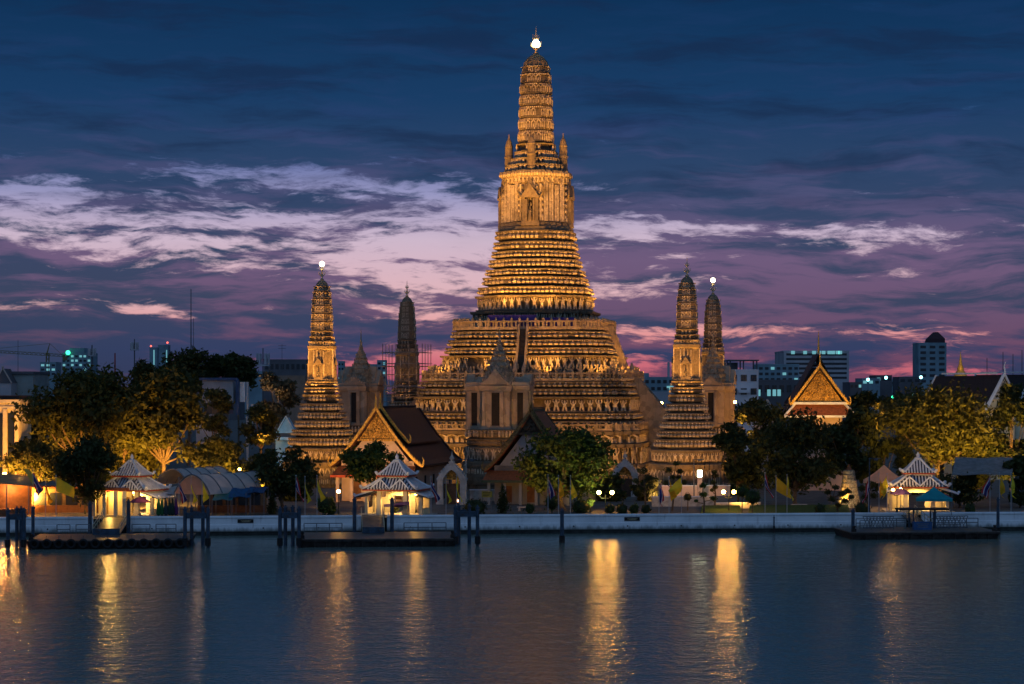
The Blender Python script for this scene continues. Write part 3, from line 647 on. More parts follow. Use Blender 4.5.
# ---------------------------------------------------------------- mondop pavilions between them
def mondop(root):
    def q(p): return H0-(p-390)*.166-G
    B, N = .6, 2
    m = MB(); prof = []
    tiers = [(0, q(460), 5.6), (q(460), q(446), 5.3), (q(446), q(438), 5.1), (q(438), q(429), 5.05)]
    for a, b_, c in tiers: prof += mould(a, b_, c, .45, .15)
    tower(m, prof, B, N)
    row(m, DEMON, 5.1, B, N, q(459), q(447)-q(459), 1.25, 1.2, 0, mi=1); row(m, PETAL, 5.05, B, N, q(436), 1.0, .6, .5, mi=1); row(m, NICHE, 5.4, B, N, q(473), 1.7, 1.3, 1.4, mi=1)
    m.build('base', [STUCCO, PORC], root)
    zb, zt = q(429), q(386); A_, W_ = 5.2, 2.35; AX, WY, AY, WX = 5.2, 2.0, 3.5, 2.35
    m = MB()
    def cross(za, zc, e):
        a, b_, c, d = AX+e, WY+e, AY+e, WX+e
        pts = [(a, -b_), (a, b_), (d, b_), (d, c), (-d, c), (-d, b_), (-a, b_), (-a, -b_), (-d, -b_), (-d, -c), (d, -c), (d, -b_)]
        return pts
    prof = [(zb, .25), (zb+.5, .25), (zb+.6, 0), (zt-.9, 0), (zt-.8, .2), (zt-.3, .3), (zt, .35), (zt+.2, .1), (zt+.6, .1), (zt+.7, -.5)]
    m.loft([[(x, y, z) for x, y in cross(0, 0, e)] for z, e in prof]); m.build('chamber', MONDO, root)
    for k in range(4):
        M = Matrix.Rotation(k*math.pi/2, 4, 'Z')
        for x, y, ww in (((0, -AY, .80), (-3.85, -WY, .62), (3.85, -WY, .62)) if k % 2 == 0 else ((0, -AX, .6),)):
            m = MB(); m.M = M
            for sx_ in (-1, 1):
                m.box(x+sx_*(ww+.30)-.24, x+sx_*(ww+.30)+.24, y-.32, y+.1, zb+.2, zt-.9); m.box(x+sx_*(ww+.0)-.12, x+sx_*(ww+.0)+.12, y-.2, y+.1, zb+.2, zt-1.1)
                m.box(x+sx_*(ww+.30)-.34, x+sx_*(ww+.30)+.34, y-.45, y+.1, zb+.02, zb+.8)
                if x == 0 and k % 2 == 0: m.box(x+sx_*2.0-.3, x+sx_*2.0+.3, y-.2, y+.1, zb+.2, zt-.9)
            m.box(x-ww-.6, x+ww+.6, y-.4, y+.1, zt-1.1, zt-.88)
            d = m.build('doorway', MONDO, root)
            m = MB(); m.M = M; m.box(x-ww*.9, x+ww*.9, y-.06, y+.3, zb+.6, zt-1.1); m.build('door', DARKHOLE, d)
        m = MB(); m.M = M
        for w0, za, zb_, y in (((2.5, zt+.3, zt+3.0, -3.9), (1.9, zt+.9, zt+3.7, -3.0)) if k % 2 == 0 else ((1.9, zt+.3, zt+2.0, -5.5),)):
            m.prism([(-w0, za), (w0, za), (w0*.45, za+(zb_-za)*.40), (0, zb_), (-w0*.45, za+(zb_-za)*.40)][::-1], y, y+1.4)
            for i in range(5):
                f = i/5; fz = za+(zb_-za)*(f*.85)
                for sg in (-1, 1): m.beam((sg*w0*(1-f), y-.05, fz), (sg*(w0*(1-f)+.15), y-.05, fz+.6), .2, .05)
        m.prism([(-1.5, zt+.3), (1.5, zt+.3), (0, zt+2.6 if k % 2 == 0 else zt+1.5)][::-1], -3.2 if k % 2 == 0 else -4.6, -1)
        m.build('gable', MONDO, root)
    m = MB(); prof = []; zr = zt+.3
    ww = [2.7, 2.3, 1.9, 1.5, 1.15, .85]
    for w_ in ww: prof += [(zr, w_), (zr+.2, w_+.15), (zr+.4, w_), (zr+.85, w_-.35)]; zr += .95
    tower(m, prof, .6, 3)
    for i, w_ in enumerate(ww): row(m, FIN, w_, .6, 3, zt+.3+.95*i+.2, .9, .9, .35, 0, .25)
    m.build('tiered_roof', [RELIEF, RELIEF], root)
    m = MB(); m.lathe([(zr-.1, .75), (zr+.5, .62), (zr+.6, .45), (zr+1.1, .36), (zr+1.2, .46), (zr+1.4, .28), (zr+2.2, .18), (zr+2.3, .25), (zr+2.5, .12), (zr+4.6, .03)], 10); m.build('spire', RELIEF, root)
MG = 'four pavilions between the towers'
mf = thing('mondop_pavilion', satpos(499.5, 338), 'stone pavilion with tall dark doorways in front of the great tower', 'pavilion', TH, MG); mondop(mf)
dup(mf, satpos(361, 376), TH-math.pi/2, 'dim spired pavilion between the left corner tower and the scaffolded tower', MG)
dup(mf, satpos(713, 364), TH+math.pi/2, 'lit pavilion half hidden behind the right corner tower', MG)
# ---------------------------------------------------------------- scaffolding on the rear left tower
sc = thing('scaffold', satpos(407, 405.5), 'steel scaffolding with plank decks around the dim rear tower', 'scaffold', TH)
m = MB()
def ring_scaf(m, w, z0, z1, dz_, nx):
    xs = [-w+2*w*i/nx for i in range(nx+1)]
    for x in xs:
        for y in (-w, w): m.tube((x, y, z0), (x, y, z1), .07, n=5); m.tube((y, x, z0), (y, x, z1), .07, n=5)
    z = z0
    while z <= z1:
        for s_ in (-w, w): m.tube((-w-.3, s_, z), (w+.3, s_, z), .06, n=5); m.tube((s_, -w-.3, z), (s_, w+.3, z), .06, n=5)
        z += dz_
ring_scaf(m, 7.0, 0, 16.5, 2.0, 5); ring_scaf(m, 4.0, 15, 33.5-8, 2.2, 3); ring_scaf(m, 6.5, 14, 17, 1.5, 5)
m.build('tubes', mat('scaffold_tube', (.30, .27, .22), .6, .2), sc)
m = MB()
for z, w_ in ((8, 7.2), (16.4, 7.2), (21, 4.2)): 
    for s_ in (-1, 1): m.box(-w_, w_, s_*w_-.5, s_*w_+.5, z, z+.1); m.box(s_*w_-.5, s_*w_+.5, -w_+.6, w_-.6, z, z+.1)
m.build('planks', mat('scaffold_plank', (.22, .16, .10), .8, .3), sc)
# ---------------------------------------------------------------- floodlights of the temple
FC = (1, .405, .058)
def fl_spot(x, y, z, tx, ty, tz, pw, size, col=FC, rad=.3): return spot('floodlight', tl(x, y, z), tl(tx, ty, tz), pw, col, size, .7, rad)
KP = 1.0
for k in range(3):                                                        # front, right and left faces
    a = (0, math.pi/2, -math.pi/2)[k]; c, s_ = math.cos(a), math.sin(a); f = (1.0, .9, .55)[k]
    def rt(x, y): return (x*c-y*s_, x*s_+y*c)
    for x in ((-17, -10, 10, 17) if k == 0 else (-17, -6, 6, 17)):                                             # ground floods on the base and lower terrace
        p_ = rt(x, -38); q_ = rt(x*.85, -20)
        fl_spot(*p_, 3.6, *q_, 12, 8000*f, 75)
    for x in (-15, -5, 5, 15):                                               # on the lower terrace parapet
        p_ = rt(x, -19.6); q_ = rt(x*.75, -13.5)
        fl_spot(*p_, 21.9, *q_, 28, 3000*f, 110)
    for x in (-11, -4, 4, 11):                                                # on the upper terrace parapet
        p_ = rt(x, -14.6); q_ = rt(x*.4, -6.5)
        fl_spot(*p_, 32.0, *q_, 43, 5200*f, 85)
    for x in (-28, 28):                                                      # far floods up the cella, the bud band and the shaft
        fl_spot(*rt(x, -70), 5, *rt(0, -4), 52, 165000*f, 20, FC, .3)
        fl_spot(*rt(x*.8, -72), 5, *rt(0, -2), 68, 330000*f, 15, FC, .3)
        fl_spot(*rt(x*.5, -66), 5, *rt(0, -12), 26, 24000*f, 34, FC, .3)
def sat_floods(o, pw, facing=(-1, 0, 1)):
    for i in facing:
        a = i*1.2+TH*0; d = Vector((math.sin(a), -math.cos(a), 0)); side = Vector((d.y, -d.x, 0))
        b0 = Vector(o.location)
        spot('floodlight', b0+d*14+Vector((0, 0, 2)), b0+d*3+Vector((0, 0, 11)), 4200*pw, FC, 90, .7, .2)
        spot('floodlight', b0+d*13+side*2+Vector((0, 0, 3)), b0+Vector((0, 0, 29.5)), 60000*pw, FC, 30, .6, .2)
sat_floods(fl, 1.15); sat_floods(fr, .8); sat_floods(rr, .32); sat_floods(rl, .12)
for x in (-7, 7): spot('floodlight', tl(x, -62, 3), tl(0, -37, 15), 15000, FC, 34, .7, .2)
spot('floodlight', tl(44, -12, 9), tl(35, -3, 13), 4200, FC, 80, .7, .2); spot('floodlight', tl(-42, -18, 4), tl(-33, -3, 14), 350, FC, 70, .7, .2)
spot('floodlight', tl(33, -26, 4), tl(21, -4, 13), 7000, FC, 70, .7, .2)
# ================================================================== THAI HALLS
def roof_prof(w, ze, zr, n=7, pw=1.25):
    return [(w*i/n, ze+(zr-ze)*(1-i/n)**pw) for i in range(n+1)]
def roof_sheet(m, w, ze, zr, y0, y1, th=.28, pw=1.25):
    pr = roof_prof(w, ze, zr, 7, pw)
    for s_ in (-1, 1):
        poly = [(s_*x, z) for x, z in pr]+[(s_*x, z-th) for x, z in reversed(pr)]
        m.prism(poly if s_ < 0 else poly[::-1], y0, y1)
def barge(m, w, ze, zr, y, pw=1.25, fin=.55, th=.22, s_=1):
    pr = roof_prof(w, ze, zr, 9, pw)
    for i in range(len(pr)-1):
        a, b_ = pr[i], pr[i+1]
        m.beam((s_*a[0], y, a[1]+.1), (s_*b_[0], y, b_[1]+.1), .34, .34, th)
        for f in (.25, .75):
            x = a[0]+(b_[0]-a[0])*f; z = a[1]+(b_[1]-a[1])*f+.2
            m.beam((s_*x, y, z), (s_*(x-.12), y, z+fin), .24, .04, .08)
    e = pr[-1]
    m.path([(s_*e[0], y, e[1]), (s_*(e[0]+.3), y, e[1]+.25), (s_*(e[0]+.35), y, e[1]+.9), (s_*(e[0]+.12), y, e[1]+1.4)], [.2, .18, .12, .03], 6)
def thai_hall(name, pos, rz, label, w, l, ze, zr, wall, roofm, border, gold, pedm, tiers=2, porch=None, gable_z=None, cat='temple hall', pw=1.25, chofa=1.0):
    root = thing(name, pos, label, cat, rz)
    m = MB(); bw = w*.80
    m.box(-bw, bw, .9, l-.9, 0, ze+.35*(zr-ze)*.25); m.prism([(-bw, ze-.2), (bw, ze-.2), (0, ze+(zr-ze)*.80)][::-1], .9, l-.9)
    wl = m.build('wall', wall, root)
    for i in range(5):
        y = 2.2+(l-4.4)*i/4
        for s_ in (-1, 1):
            mm = MB(); mm.cbox(s_*bw, y, 1.0+ze*.25, .12, .9, ze*.5); mm.build('window', DARKHOLE, root)
    m = MB(); roof_sheet(m, w, ze, zr-.25, 0, l, .28, pw)
    if tiers > 1: roof_sheet(m, w*.62, ze+(zr-ze)*.40, zr+.15, l*.10, l*.90, .28, 1.12)
    if tiers > 2: roof_sheet(m, w*.5, ze+(zr-ze)*.54, zr+.8, l*.22, l*.78, .28, 1.1)
    rf = m.build('roof', roofm, root)
    m = MB()
    for y0 in (.02, l-.4):
        for s_ in (-1, 1):
            pr = roof_prof(w, ze, zr-.25, 7, pw)
            for i in range(7): m.beam((s_*pr[i][0], y0+.2, pr[i][1]+.08), (s_*pr[i+1][0], y0+.2, pr[i+1][1]+.08), .5, .5, .12)
    for s_ in (-1, 1): m.box(s_*w-.22, s_*w+.22, .5, l-.5, ze-.1, ze+.16)
    m.box(-.18, .18, l*.1, l*.9, zr+.05, zr+.35)
    m.build('roof_border', border, rf)
    m = MB()
    gz = gable_z or ze+(zr-ze)*.45; f = 1-((gz-ze)/(zr-ze))**(1/pw); gw = w*f*.86
    m.prism([(-gw, gz), (gw, gz), (0, zr-.6)][::-1], .55, .95)
    rr_ = random.Random(3)
    for i in range(60):
        zq = rr_.uniform(gz+.2, zr-1.2); xw = gw*(zr-.6-zq)/(zr-.6-gz)*.85; xq = rr_.uniform(-xw, xw); m.ball((xq, .5, zq), rr_.uniform(.12, .26), 6, 4)
    m.box(-gw-.25, gw+.25, .3, 1.0, gz-.35, gz-.02); m.build('pediment', pedm, root)
    for s_ in (-1, 1):
        m = MB(); barge(m, w, ze, zr, -.12, pw, .5, .24, s_); m.build('bargeboard', gold, root)
        if tiers > 1: m = MB(); barge(m, w*.62, ze+(zr-ze)*.40, zr+.3, l*.10-.2, 1.12, .45, .2, s_); m.build('bargeboard', gold, root)
    for y in ((-.1, l*.10-.2) if tiers > 1 else (-.1,)):
        m = MB(); z0 = zr+(.3 if y > 0 else 0)
        m.path([(0, y, z0), (0, y-.15, z0+.7*chofa), (0, y+.1, z0+1.4*chofa), (0, y-.3, z0+2.3*chofa)], [.22, .16, .12, .02], 6); m.build('finial', gold, root)
    if porch:
        pwid, pz, pd = porch
        m = MB(); m.add([(-pwid, -pd, pz-1.3), (pwid, -pd, pz-1.3), (pwid*.94, .9, pz), (-pwid*.94, .9, pz), (-pwid, -pd, pz-1.5), (pwid, -pd, pz-1.5), (pwid*.94, .9, pz-.25), (-pwid*.94, .9, pz-.25)],
                       [(0, 1, 2, 3), (7, 6, 5, 4), (0, 4, 5, 1), (1, 5, 6, 2), (2, 6, 7, 3), (3, 7, 4, 0)])
        pr = m.build('porch_roof', ROOFO if roofm is ROOF else roofm, root)
        m = MB(); m.box(-pwid-.1, pwid+.1, -pd-.15, -pd+.1, pz-1.6, pz-1.25); m.build('eave_board', REDTRIM if roofm is ROOF else border, pr)
        for i in range(6):
            x = -pwid*.86+pwid*1.72*i/5; mm = MB(); mm.cbox(x, -pd+.5, (pz-1.5)/2, .42, .42, pz-1.5); mm.build('column', wall, root)
        for x in (-pwid*.5, 0, pwid*.5):
            mm = MB(); mm.box(x-.55, x+.55, .82, .93, .3, pz-2.2); mm.build('door', mat('teak_door', (.16, .07, .03), .6, .3), root)
    return root
PINKW = mat('pink_wall', (.52, .38, .29), .85, .1, .6)
viharn = thai_hall('assembly_hall', Vector((X(376, 298), 298, GZ)), R(-12), 'temple hall with dark brown roof and gilded gable edges behind the small striped pavilion', 6.9, 25, 5.2, 13.6, PINKW, ROOF, ROOFD, GOLD, GOLDM, 2, (6.2, 5.2, 2.2), 9.2)
hall2 = thai_hall('small_hall', Vector((X(530, 290), 290, GZ)), R(-9), 'low white walled hall with dark gable edges behind the bushy central tree', 6.6, 15, 4.8, 13.2, mat('grey_white_wall', (.24, .25, .26), .85, .12, .6), ROOFO, ROOFG, mat('dark_gilt', (.14, .10, .035), .5, .6, 4, metal=.3), mat('dark_pediment', (.07, .05, .03), .7, .4, 3), 2, (6.6, 4.8, 2.0), 10.3, chofa=.6)
# white wall board behind the gable
ubo = thai_hall('ordination_hall', Vector((X(820, 330), 330, GZ)), R(-4), 'tall temple hall with a steep dark roof and glittering golden triangular gable', 4.6, 16, 14.0, 20.2, PINKW, ROOFD, ROOFD, GOLD, GOLDM, 1, None, 14.5, pw=1.0, chofa=1.0)
m = MB(); roof_sheet(m, 6.4, 11.5, 22.3, 3, 15, .3, 1.15); m.build('roof', ROOFD, ubo)
m = MB(); m.path([(0, 3, 22.3), (0, 2.8, 23.3), (0, 3, 24.6), (0, 2.8, 26)], [.2, .16, .1, .03], 6); m.build('finial', GOLD, ubo)
m = MB()
for s_ in (-1, 1): m.beam((s_*5.7, -1.0, 12.2), (s_*4.0, .3, 14.1), .3, .3)
m.box(-5.8, 5.8, -1.15, -.9, 11.9, 12.25); m.box(-4.6, 4.6, -.1, .5, 14.0, 14.4); m.build('skirt_trim', WHITE, ubo)
m = MB(); m.add([(-5.6, -1.0, 12.2), (5.6, -1.0, 12.2), (4.2, .6, 14.1), (-4.2, .6, 14.1)], [(0, 1, 2, 3)]); m.add([(-5.6, -1.0, 12.0), (5.6, -1.0, 12.0), (4.2, .6, 13.9), (-4.2, .6, 13.9)], [(3, 2, 1, 0)]); m.build('skirt_roof', ROOFO, ubo)
hr = thai_hall('prayer_hall', Vector((X(1004, 370), 370, GZ)), R(38), 'wide dark roofed hall with pale gable edges behind the yellow lit tree', 5.2, 16, 12.8, 19.2, CREAM, ROOFD, WHITE, WHITE, PALE, 1, None, 15, pw=1.1)
h3 = thai_hall('prayer_hall', Vector((X(1034, 395), 395, GZ)), R(40), 'dark roof showing at the far right edge behind the gabled hall', 5.5, 14, 13.5, 19.6, CREAM, ROOFD, WHITE, WHITE, PALE, 1, None, 15, pw=1.1)
# golden chedi far behind
ch = thing('golden_chedi', Vector((X(960.5, 690), 690, GZ)), 'small golden bell shaped chedi spire rising behind the roofs at the right', 'chedi')
MB().lathe([(0, 6), (10, 5.5), (14, 4.5), (18, 3.9), (18.5, 3.2), (19.5, 2.6), (21, 2.3), (22.5, 1.6), (23, 1.0), (23.4, 1.2), (25, .6), (27.5, .25), (29.5, .03)], 16).build('bell', GOLD, ch, True)
# white pointed gateways
def arch_gate(px, Y, label, w=1.95, h=6.6):
    r = thing('arch_gate', Vector((X(px, Y), Y, GZ)), label, 'gateway', TH, 'white pointed gateways')
    n = 14; outer = []; inner = []
    for i in range(n+1):
        a = -1+2*i/n; q = abs(a)
        outer.append((a*w*1.28, h*.66+h*.34*(1-q**1.3)**1.0+h*.10*max(0, 1-q*5)))
        inner.append((a*w*.78, h*.60+h*.24*(1-q**1.6)))
    po = [(-w*1.28, 0)]+outer+[(w*1.28, 0)]; pi = [(-w*.78, 0)]+inner+[(w*.78, 0)]
    m = MB(); k = len(po)
    for i in range(k-1):
        m.add([(po[i][0], -.5, po[i][1]), (po[i+1][0], -.5, po[i+1][1]), (pi[i+1][0], -.5, pi[i+1][1]), (pi[i][0], -.5, pi[i][1]),
               (po[i][0], .7, po[i][1]), (po[i+1][0], .7, po[i+1][1]), (pi[i+1][0], .7, pi[i+1][1]), (pi[i][0], .7, pi[i][1])],
              [(3, 2, 1, 0), (4, 5, 6, 7), (0, 1, 5, 4), (2, 3, 7, 6)])
    for i in range(1, len(outer)-1, 1): m.ball((outer[i][0], -.1, outer[i][1]+.08), .2, 6, 4)
    m.lathe([(h*1.08, .3), (h*1.12, .38), (h*1.2, .1), (h*1.3, .02)], 8)
    for s_ in (-1, 1): m.box(s_*w*1.03-.55, s_*w*1.03+.55, -.7, .9, 0, .8); m.box(s_*w*1.03-.5, s_*w*1.03+.5, -.62, .8, h*.58, h*.64)
    m.build('arch', mat('grey_white_plaster', (.46, .45, .43), .8, .2, 1.0, dirt=(.25, .24, .22)), r)
    m = MB(); m.box(-w*.8, w*.8, .2, .4, 0, h*.5); m.build('gate_leaf', mat('gate_wood', (.10, .05, .03), .6, .3), r)
    m = MB(); m.add([(x, .3, z) for x, z in inner], [tuple(range(len(inner)-1, -1, -1))]); m.build('tympanum', GOLDM, r)
    return r
arch_gate(452, 291, 'white pointed gateway beside the brown roofed temple hall', 1.6, 5.9)
arch_gate(625, 312, 'white pointed gateway with a lit right jamb below the great tower', 1.5, 5.5)
# pale low wall along the temple court
def court_wall(pa, pb, v, h, label, mt=PALE, z0=GZ):
    ua, ub = bu(pa, v), bu(pb, v); r = thing('court_wall', bank((ua+ub)/2, v, z0), label, 'wall', BA); hh = (ub-ua)/2
    MB().box(-hh, hh, 0, .4, -.2, h).build('panel', mt, r); MB().box(-hh-.05, hh+.05, -.08, .48, h, h+.14).build('coping', WHITE, r)
    return r
court_wall(652, 715, 22, 1.3, 'low pale wall behind the clipped topiary trees'); court_wall(716, 760, 16.5, .7, 'low stone kerb wall behind the green lawn')
court_wall(470, 600, 38, 1.6, 'low pale wall in front of the temple base by the white gateway')
court_wall(662, 730, 50, 1.5, 'pink lit courtyard wall at the foot of the right corner tower', PINK)
# ================================================================== STRIPED GATE PAVILIONS
def hip(m, mr, ew, ed, z0, tw, td, z1, sp_=.42, sag=.22):
    n = 5
    def lv(f): g_ = f; return (ew+(tw-ew)*g_, ed+(td-ed)*g_, z0+(z1-z0)*(f**1.28))
    L = [lv(i/n) for i in range(n+1)]
    m.loft([[(-w_, -d_, z), (w_, -d_, z), (w_, d_, z), (-w_, d_, z)] for w_, d_, z in L])
    for side in range(4):
        M = Matrix.Rotation(side*math.pi/2, 4, 'Z'); horiz = side % 2 == 0
        k = int(2*(ew if horiz else ed)/sp_)
        for j in range(1, k):
            x = (-1+2*j/k)*(ew if horiz else ed); pts = []
            for i in range(n+1):
                w_, d_, z = L[i]; a, b_ = (w_, d_) if horiz else (d_, w_)
                if abs(x) <= a: pts.append((x, -b_, z+.05))
            for p_, q_ in zip(pts, pts[1:]): 
                P_, Q_ = M @ Vector(p_), M @ Vector(q_); mr.beam(tuple(P_), tuple(Q_), .19, .19, .16)
    return L
def ridges(m, L, up=.45, r=.16):
    for sx_ in (-1, 1):
        for sy in (-1, 1):
            pts = [(sx_*w_, sy*d_, z+.1) for w_, d_, z in L]
            m.path([(pts[0][0]+sx_*.25, pts[0][1]+sy*.25, pts[0][2]+up)]+pts, [r*.5]+[r]*len(pts), 6)
            m.ball((pts[0][0]+sx_*.1, pts[0][1]+sy*.1, pts[0][2]+up*.6), r*1.5, 6, 5)
    for i in (0,):
        w_, d_, z = L[-1]; m.box(-w_-.1, w_+.1, -d_-.1, d_+.1, z-.05, z+.22)
def pavilion(root):
    m = MB(); m.box(-4.6, 4.6, -2.8, 3.0, -.5, .12); m.build('plinth', PALE, root)
    for x in (-1.8, 1.8):
        for y in (-1.8, 1.8): m = MB(); m.cbox(x, y, 1.7, .55, .55, 3.3); m.cbox(x, y, .4, .72, .72, .6); m.build('column', CREAM, root)
    for x in (-3.75, 3.75):
        for y in (-1.3, 1.6): m = MB(); m.cbox(x, y, 1.2, .4, .4, 2.3); m.build('column', CREAM, root)
    m = MB(); m.box(-1.9, -1.1, 1.7, 1.9, .1, 3.2); m.box(1.1, 1.9, 1.7, 1.9, .1, 3.2); m.box(-1.1, 1.1, 1.7, 1.9, 2.4, 3.2); m.box(-3.7, -1.9, 1.55, 1.7, .1, 2.2); m.box(1.9, 3.7, 1.55, 1.7, .1, 2.2); m.build('back_wall', CREAM, root)
    m = MB(); m.box(-2.0, 2.0, -2.0, 2.0, 3.12, 3.3); m.build('ceiling', CREAM, root)
    for x in (-3.9, 3.9):
        m = MB(); m.box(x-.07, x+.07, -1.0, 1.3, .1, .9); m.build('side_rail', CREAM, root)
    m = MB(); mr = MB(); md = MB(); mt = MB()
    L1_ = hip(m, mr, 3.8, 3.0, 3.4, 1.5, 1.2, 4.9); ridges(md, L1_)
    for s_ in (-1, 1):                                                     # little gablets on the front and the back slope
        M = Matrix.Rotation(0 if s_ < 0 else math.pi, 4, 'Z'); m.M = mr.M = md.M = M
        for cx in (-1.35, 1.35):
            m.add([(cx-1.2, -2.95, 3.55), (cx+1.2, -2.95, 3.55), (cx, -2.55, 4.6), (cx, -1.0, 4.6)], [(0, 1, 2), (1, 3, 2), (0, 2, 3)])
            md.beam((cx-1.25, -3.0, 3.58), (cx, -2.6, 4.7), .16); md.beam((cx+1.25, -3.0, 3.58), (cx, -2.6, 4.7), .16)
            for q in (-.8, -.4, 0, .4, .8): mr.beam((cx+q, -2.99, 3.58), (cx+q, -2.95+.4*(1-abs(q)/1.2)-.04, 3.55+1.0*(1-abs(q)/1.2)), .17)
        m.M = mr.M = md.M = None
    m.box(-1.4, 1.4, -1.1, 1.1, 4.88, 5.25)
    L2_ = hip(m, mr, 2.1, 1.8, 5.2, .32, .28, 6.95, .36); ridges(md, L2_, .4, .14)
    md.lathe([(6.95, .42), (7.2, .5), (7.3, .2), (7.6, .26), (8.0, .03)], 8)
    for s_ in (-1, 1):
        x0, x1 = s_*2.2, s_*5.1
        for q in range(9):
            y = -1.9+3.8*q/8
            mr.beam((x0, y, 3.32), (x1, y, 2.42), .18)
        m.add([(x0, -2, 3.3), (x1, -2, 2.38), (x1, 2, 2.38), (x0, 2, 3.3), (x0, -2, 3.1), (x1, -2, 2.2), (x1, 2, 2.2), (x0, 2, 3.1)],
              [(0, 1, 2, 3), (7, 6, 5, 4), (0, 4, 5, 1), (1, 5, 6, 2), (2, 6, 7, 3), (3, 7, 4, 0)])
        md.beam((x0, -2.05, 3.36), (x1+s_*.1, -2.05, 2.45), .22); md.beam((x0, 2.05, 3.36), (x1+s_*.1, 2.05, 2.45), .22)
        md.beam((x1, -2.1, 2.45), (x1, 2.1, 2.45), .2); md.ball((x1+s_*.1, -2.05, 2.65), .2, 6, 5)
    for w_, d_, z in ((3.75, 2.95, 3.33), (2.05, 1.75, 5.13)):
        for s_ in (-1, 1): mt.box(-w_, w_, s_*d_-.07, s_*d_+.07, z-.12, z+.05); mt.box(s_*w_-.07, s_*w_+.07, -d_+.08, d_-.08, z-.12, z+.05)
    rf = m.build('roof', TILEB, root); mr.build('tile_ridges', TILEW, rf); md.build('ridge_ornament', WHITE, rf); mt.build('eave_trim', REDTRIM, rf)
PG = 'striped roof gate pavilions on the river wall'
pv = thing('gate_pavilion', bpt(397, 7, GZ), 'small striped tile roof pavilion with cream columns in front of the brown roofed hall', 'pavilion', TH+R(-6), PG); pavilion(pv)
dup(pv, bpt(132, 9, GZ), TH+R(-10), 'small striped tile roof pavilion glowing yellow beside the barrel roofed tent', PG)
dup(pv, bpt(918, 9, GZ), TH+R(4), 'small striped tile roof pavilion behind the teal canopy at the right landing', PG)
WARM = (1, .60, .20)
for px, dv, pw in ((397, 7, 420), (132, 9, 800), (918, 9, 380)):
    c = bpt(px, dv, GZ); spot('pavilion_lamp', c+Vector((0, 0, 3.0)), c+Vector((0, .4, 0)), pw*2.2, WARM, 165, .3, .15)
# ================================================================== FAR CITY
def city(px0, px1, ptop, Y, dpt, label, mt, name='city_building', group=None, rows=0, cols=0, lit=0, seed=1, band=False, mu=.18, wm=None, z_b=None, pbot=None, cat='building'):
    x0, x1 = X(px0, Y), X(px1, Y); zt = Z(ptop, Y)-GZ; w_ = (x1-x0)/2
    r = thing(name, Vector(((x0+x1)/2, Y, GZ)), label, cat, 0, group)
    MB().box(-w_, w_, 0, dpt, 0, zt).build('wall', mt, r)
    MB().box(-w_-.01*w_, w_+.01*w_, -.05, dpt+.05, zt, zt+max(.4, zt*.02)).build('parapet', mt, r)
    if rows:
        zb = (Z(pbot, Y)-GZ) if pbot else zt*.25
        rr_ = random.Random(seed)
        for i in range(rows):
            z0 = zb+(zt-zb)*(i+.25)/rows; z1 = zb+(zt-zb)*(i+.72)/rows
            if band:
                MB().box(-w_*.93, w_*.93, -.12, .1, z0, z1).build('window_band', WINDARK, r)
                for j in range(cols):
                    if rr_.random() < lit:
                        a = -w_*.93+w_*1.86*j/cols; MB().box(a, a+w_*1.3/cols, -.2, -.13, z0, z1).build('lit_window', wm or WINLIT, r)
            else:
                for j in range(cols):
                    a = -w_+2*w_*(j+.2)/cols; b_ = -w_+2*w_*(j+.8)/cols
                    li = rr_.random() < lit
                    MB().box(a, b_, -.12, .1, z0, z1).build('lit_window' if li else 'window', (wm or WINLIT) if li else WINDARK, r)
    return r
def box_part(r, nm, mt, *b_): return MB().box(*b_).build(nm, mt, r)
wb = city(729, 758.5, 371, 520, 10, 'white four storey block with rows of windows and an open dark rooftop', CITYW, rows=2, cols=3, pbot=398, seed=4)
zt = Z(371, 520)-GZ
for x in (-3.4, 0, 3.4):
    for y in (.5, 8): box_part(wb, 'roof_post', CITYD, x-.15, x+.15, y, y+.3, zt+.4, zt+2.6)
box_part(wb, 'roof_canopy', CITYD, -3.9, 3.9, -.3, 9.5, zt+2.6, zt+2.9)
box_part(wb, 'roof_tank', CITYD, -3.6, -1.2, 3, 6, zt+.4, zt+2.2)
for z_ in (zt*.78, zt*.48): box_part(wb, 'balcony', CITYW, -1.5, 1.5, -1.1, -.0, z_-.9, z_-.1)
ht = city(784, 849, 352, 1150, 40, 'wide pale office block with dark window bands and bright lights along its roof', CITY, rows=6, cols=12, band=True, lit=.0, pbot=380)
zt = Z(352, 1150)-GZ
for a in (-.80, -.42, -.14, .02, .16, .34, .46, .6, .68): box_part(ht, 'roof_light', WINLIT, a*18, a*18+2.0, -1.0, -.5, zt-1.2, zt+.6)
city(758, 799, 365.5, 700, 14, 'blue grey low block with a few teal lit windows beside the white four storey block', CITYT, rows=3, cols=7, lit=.2, pbot=382, seed=5)
lw = city(756, 800, 381, 600, 10, 'long low brown block with bright teal windows behind the temple trees', CITYD, rows=1, cols=6, lit=.0, pbot=396, seed=8)
for a in (-6.2, -3.2, -1.6, -.2): box_part(lw, 'lit_window', WINLIT, a, a+1.0, -.2, -.13, (Z(396, 600)-GZ), (Z(389.5, 600)-GZ))
tw = city(918.5, 946.5, 344, 1500, 22, 'tall grey office tower with a dark pitched roof standing alone at the right', CITYT, name='office_tower', rows=7, cols=3, pbot=384, seed=9)
zt = Z(344, 1500)-GZ
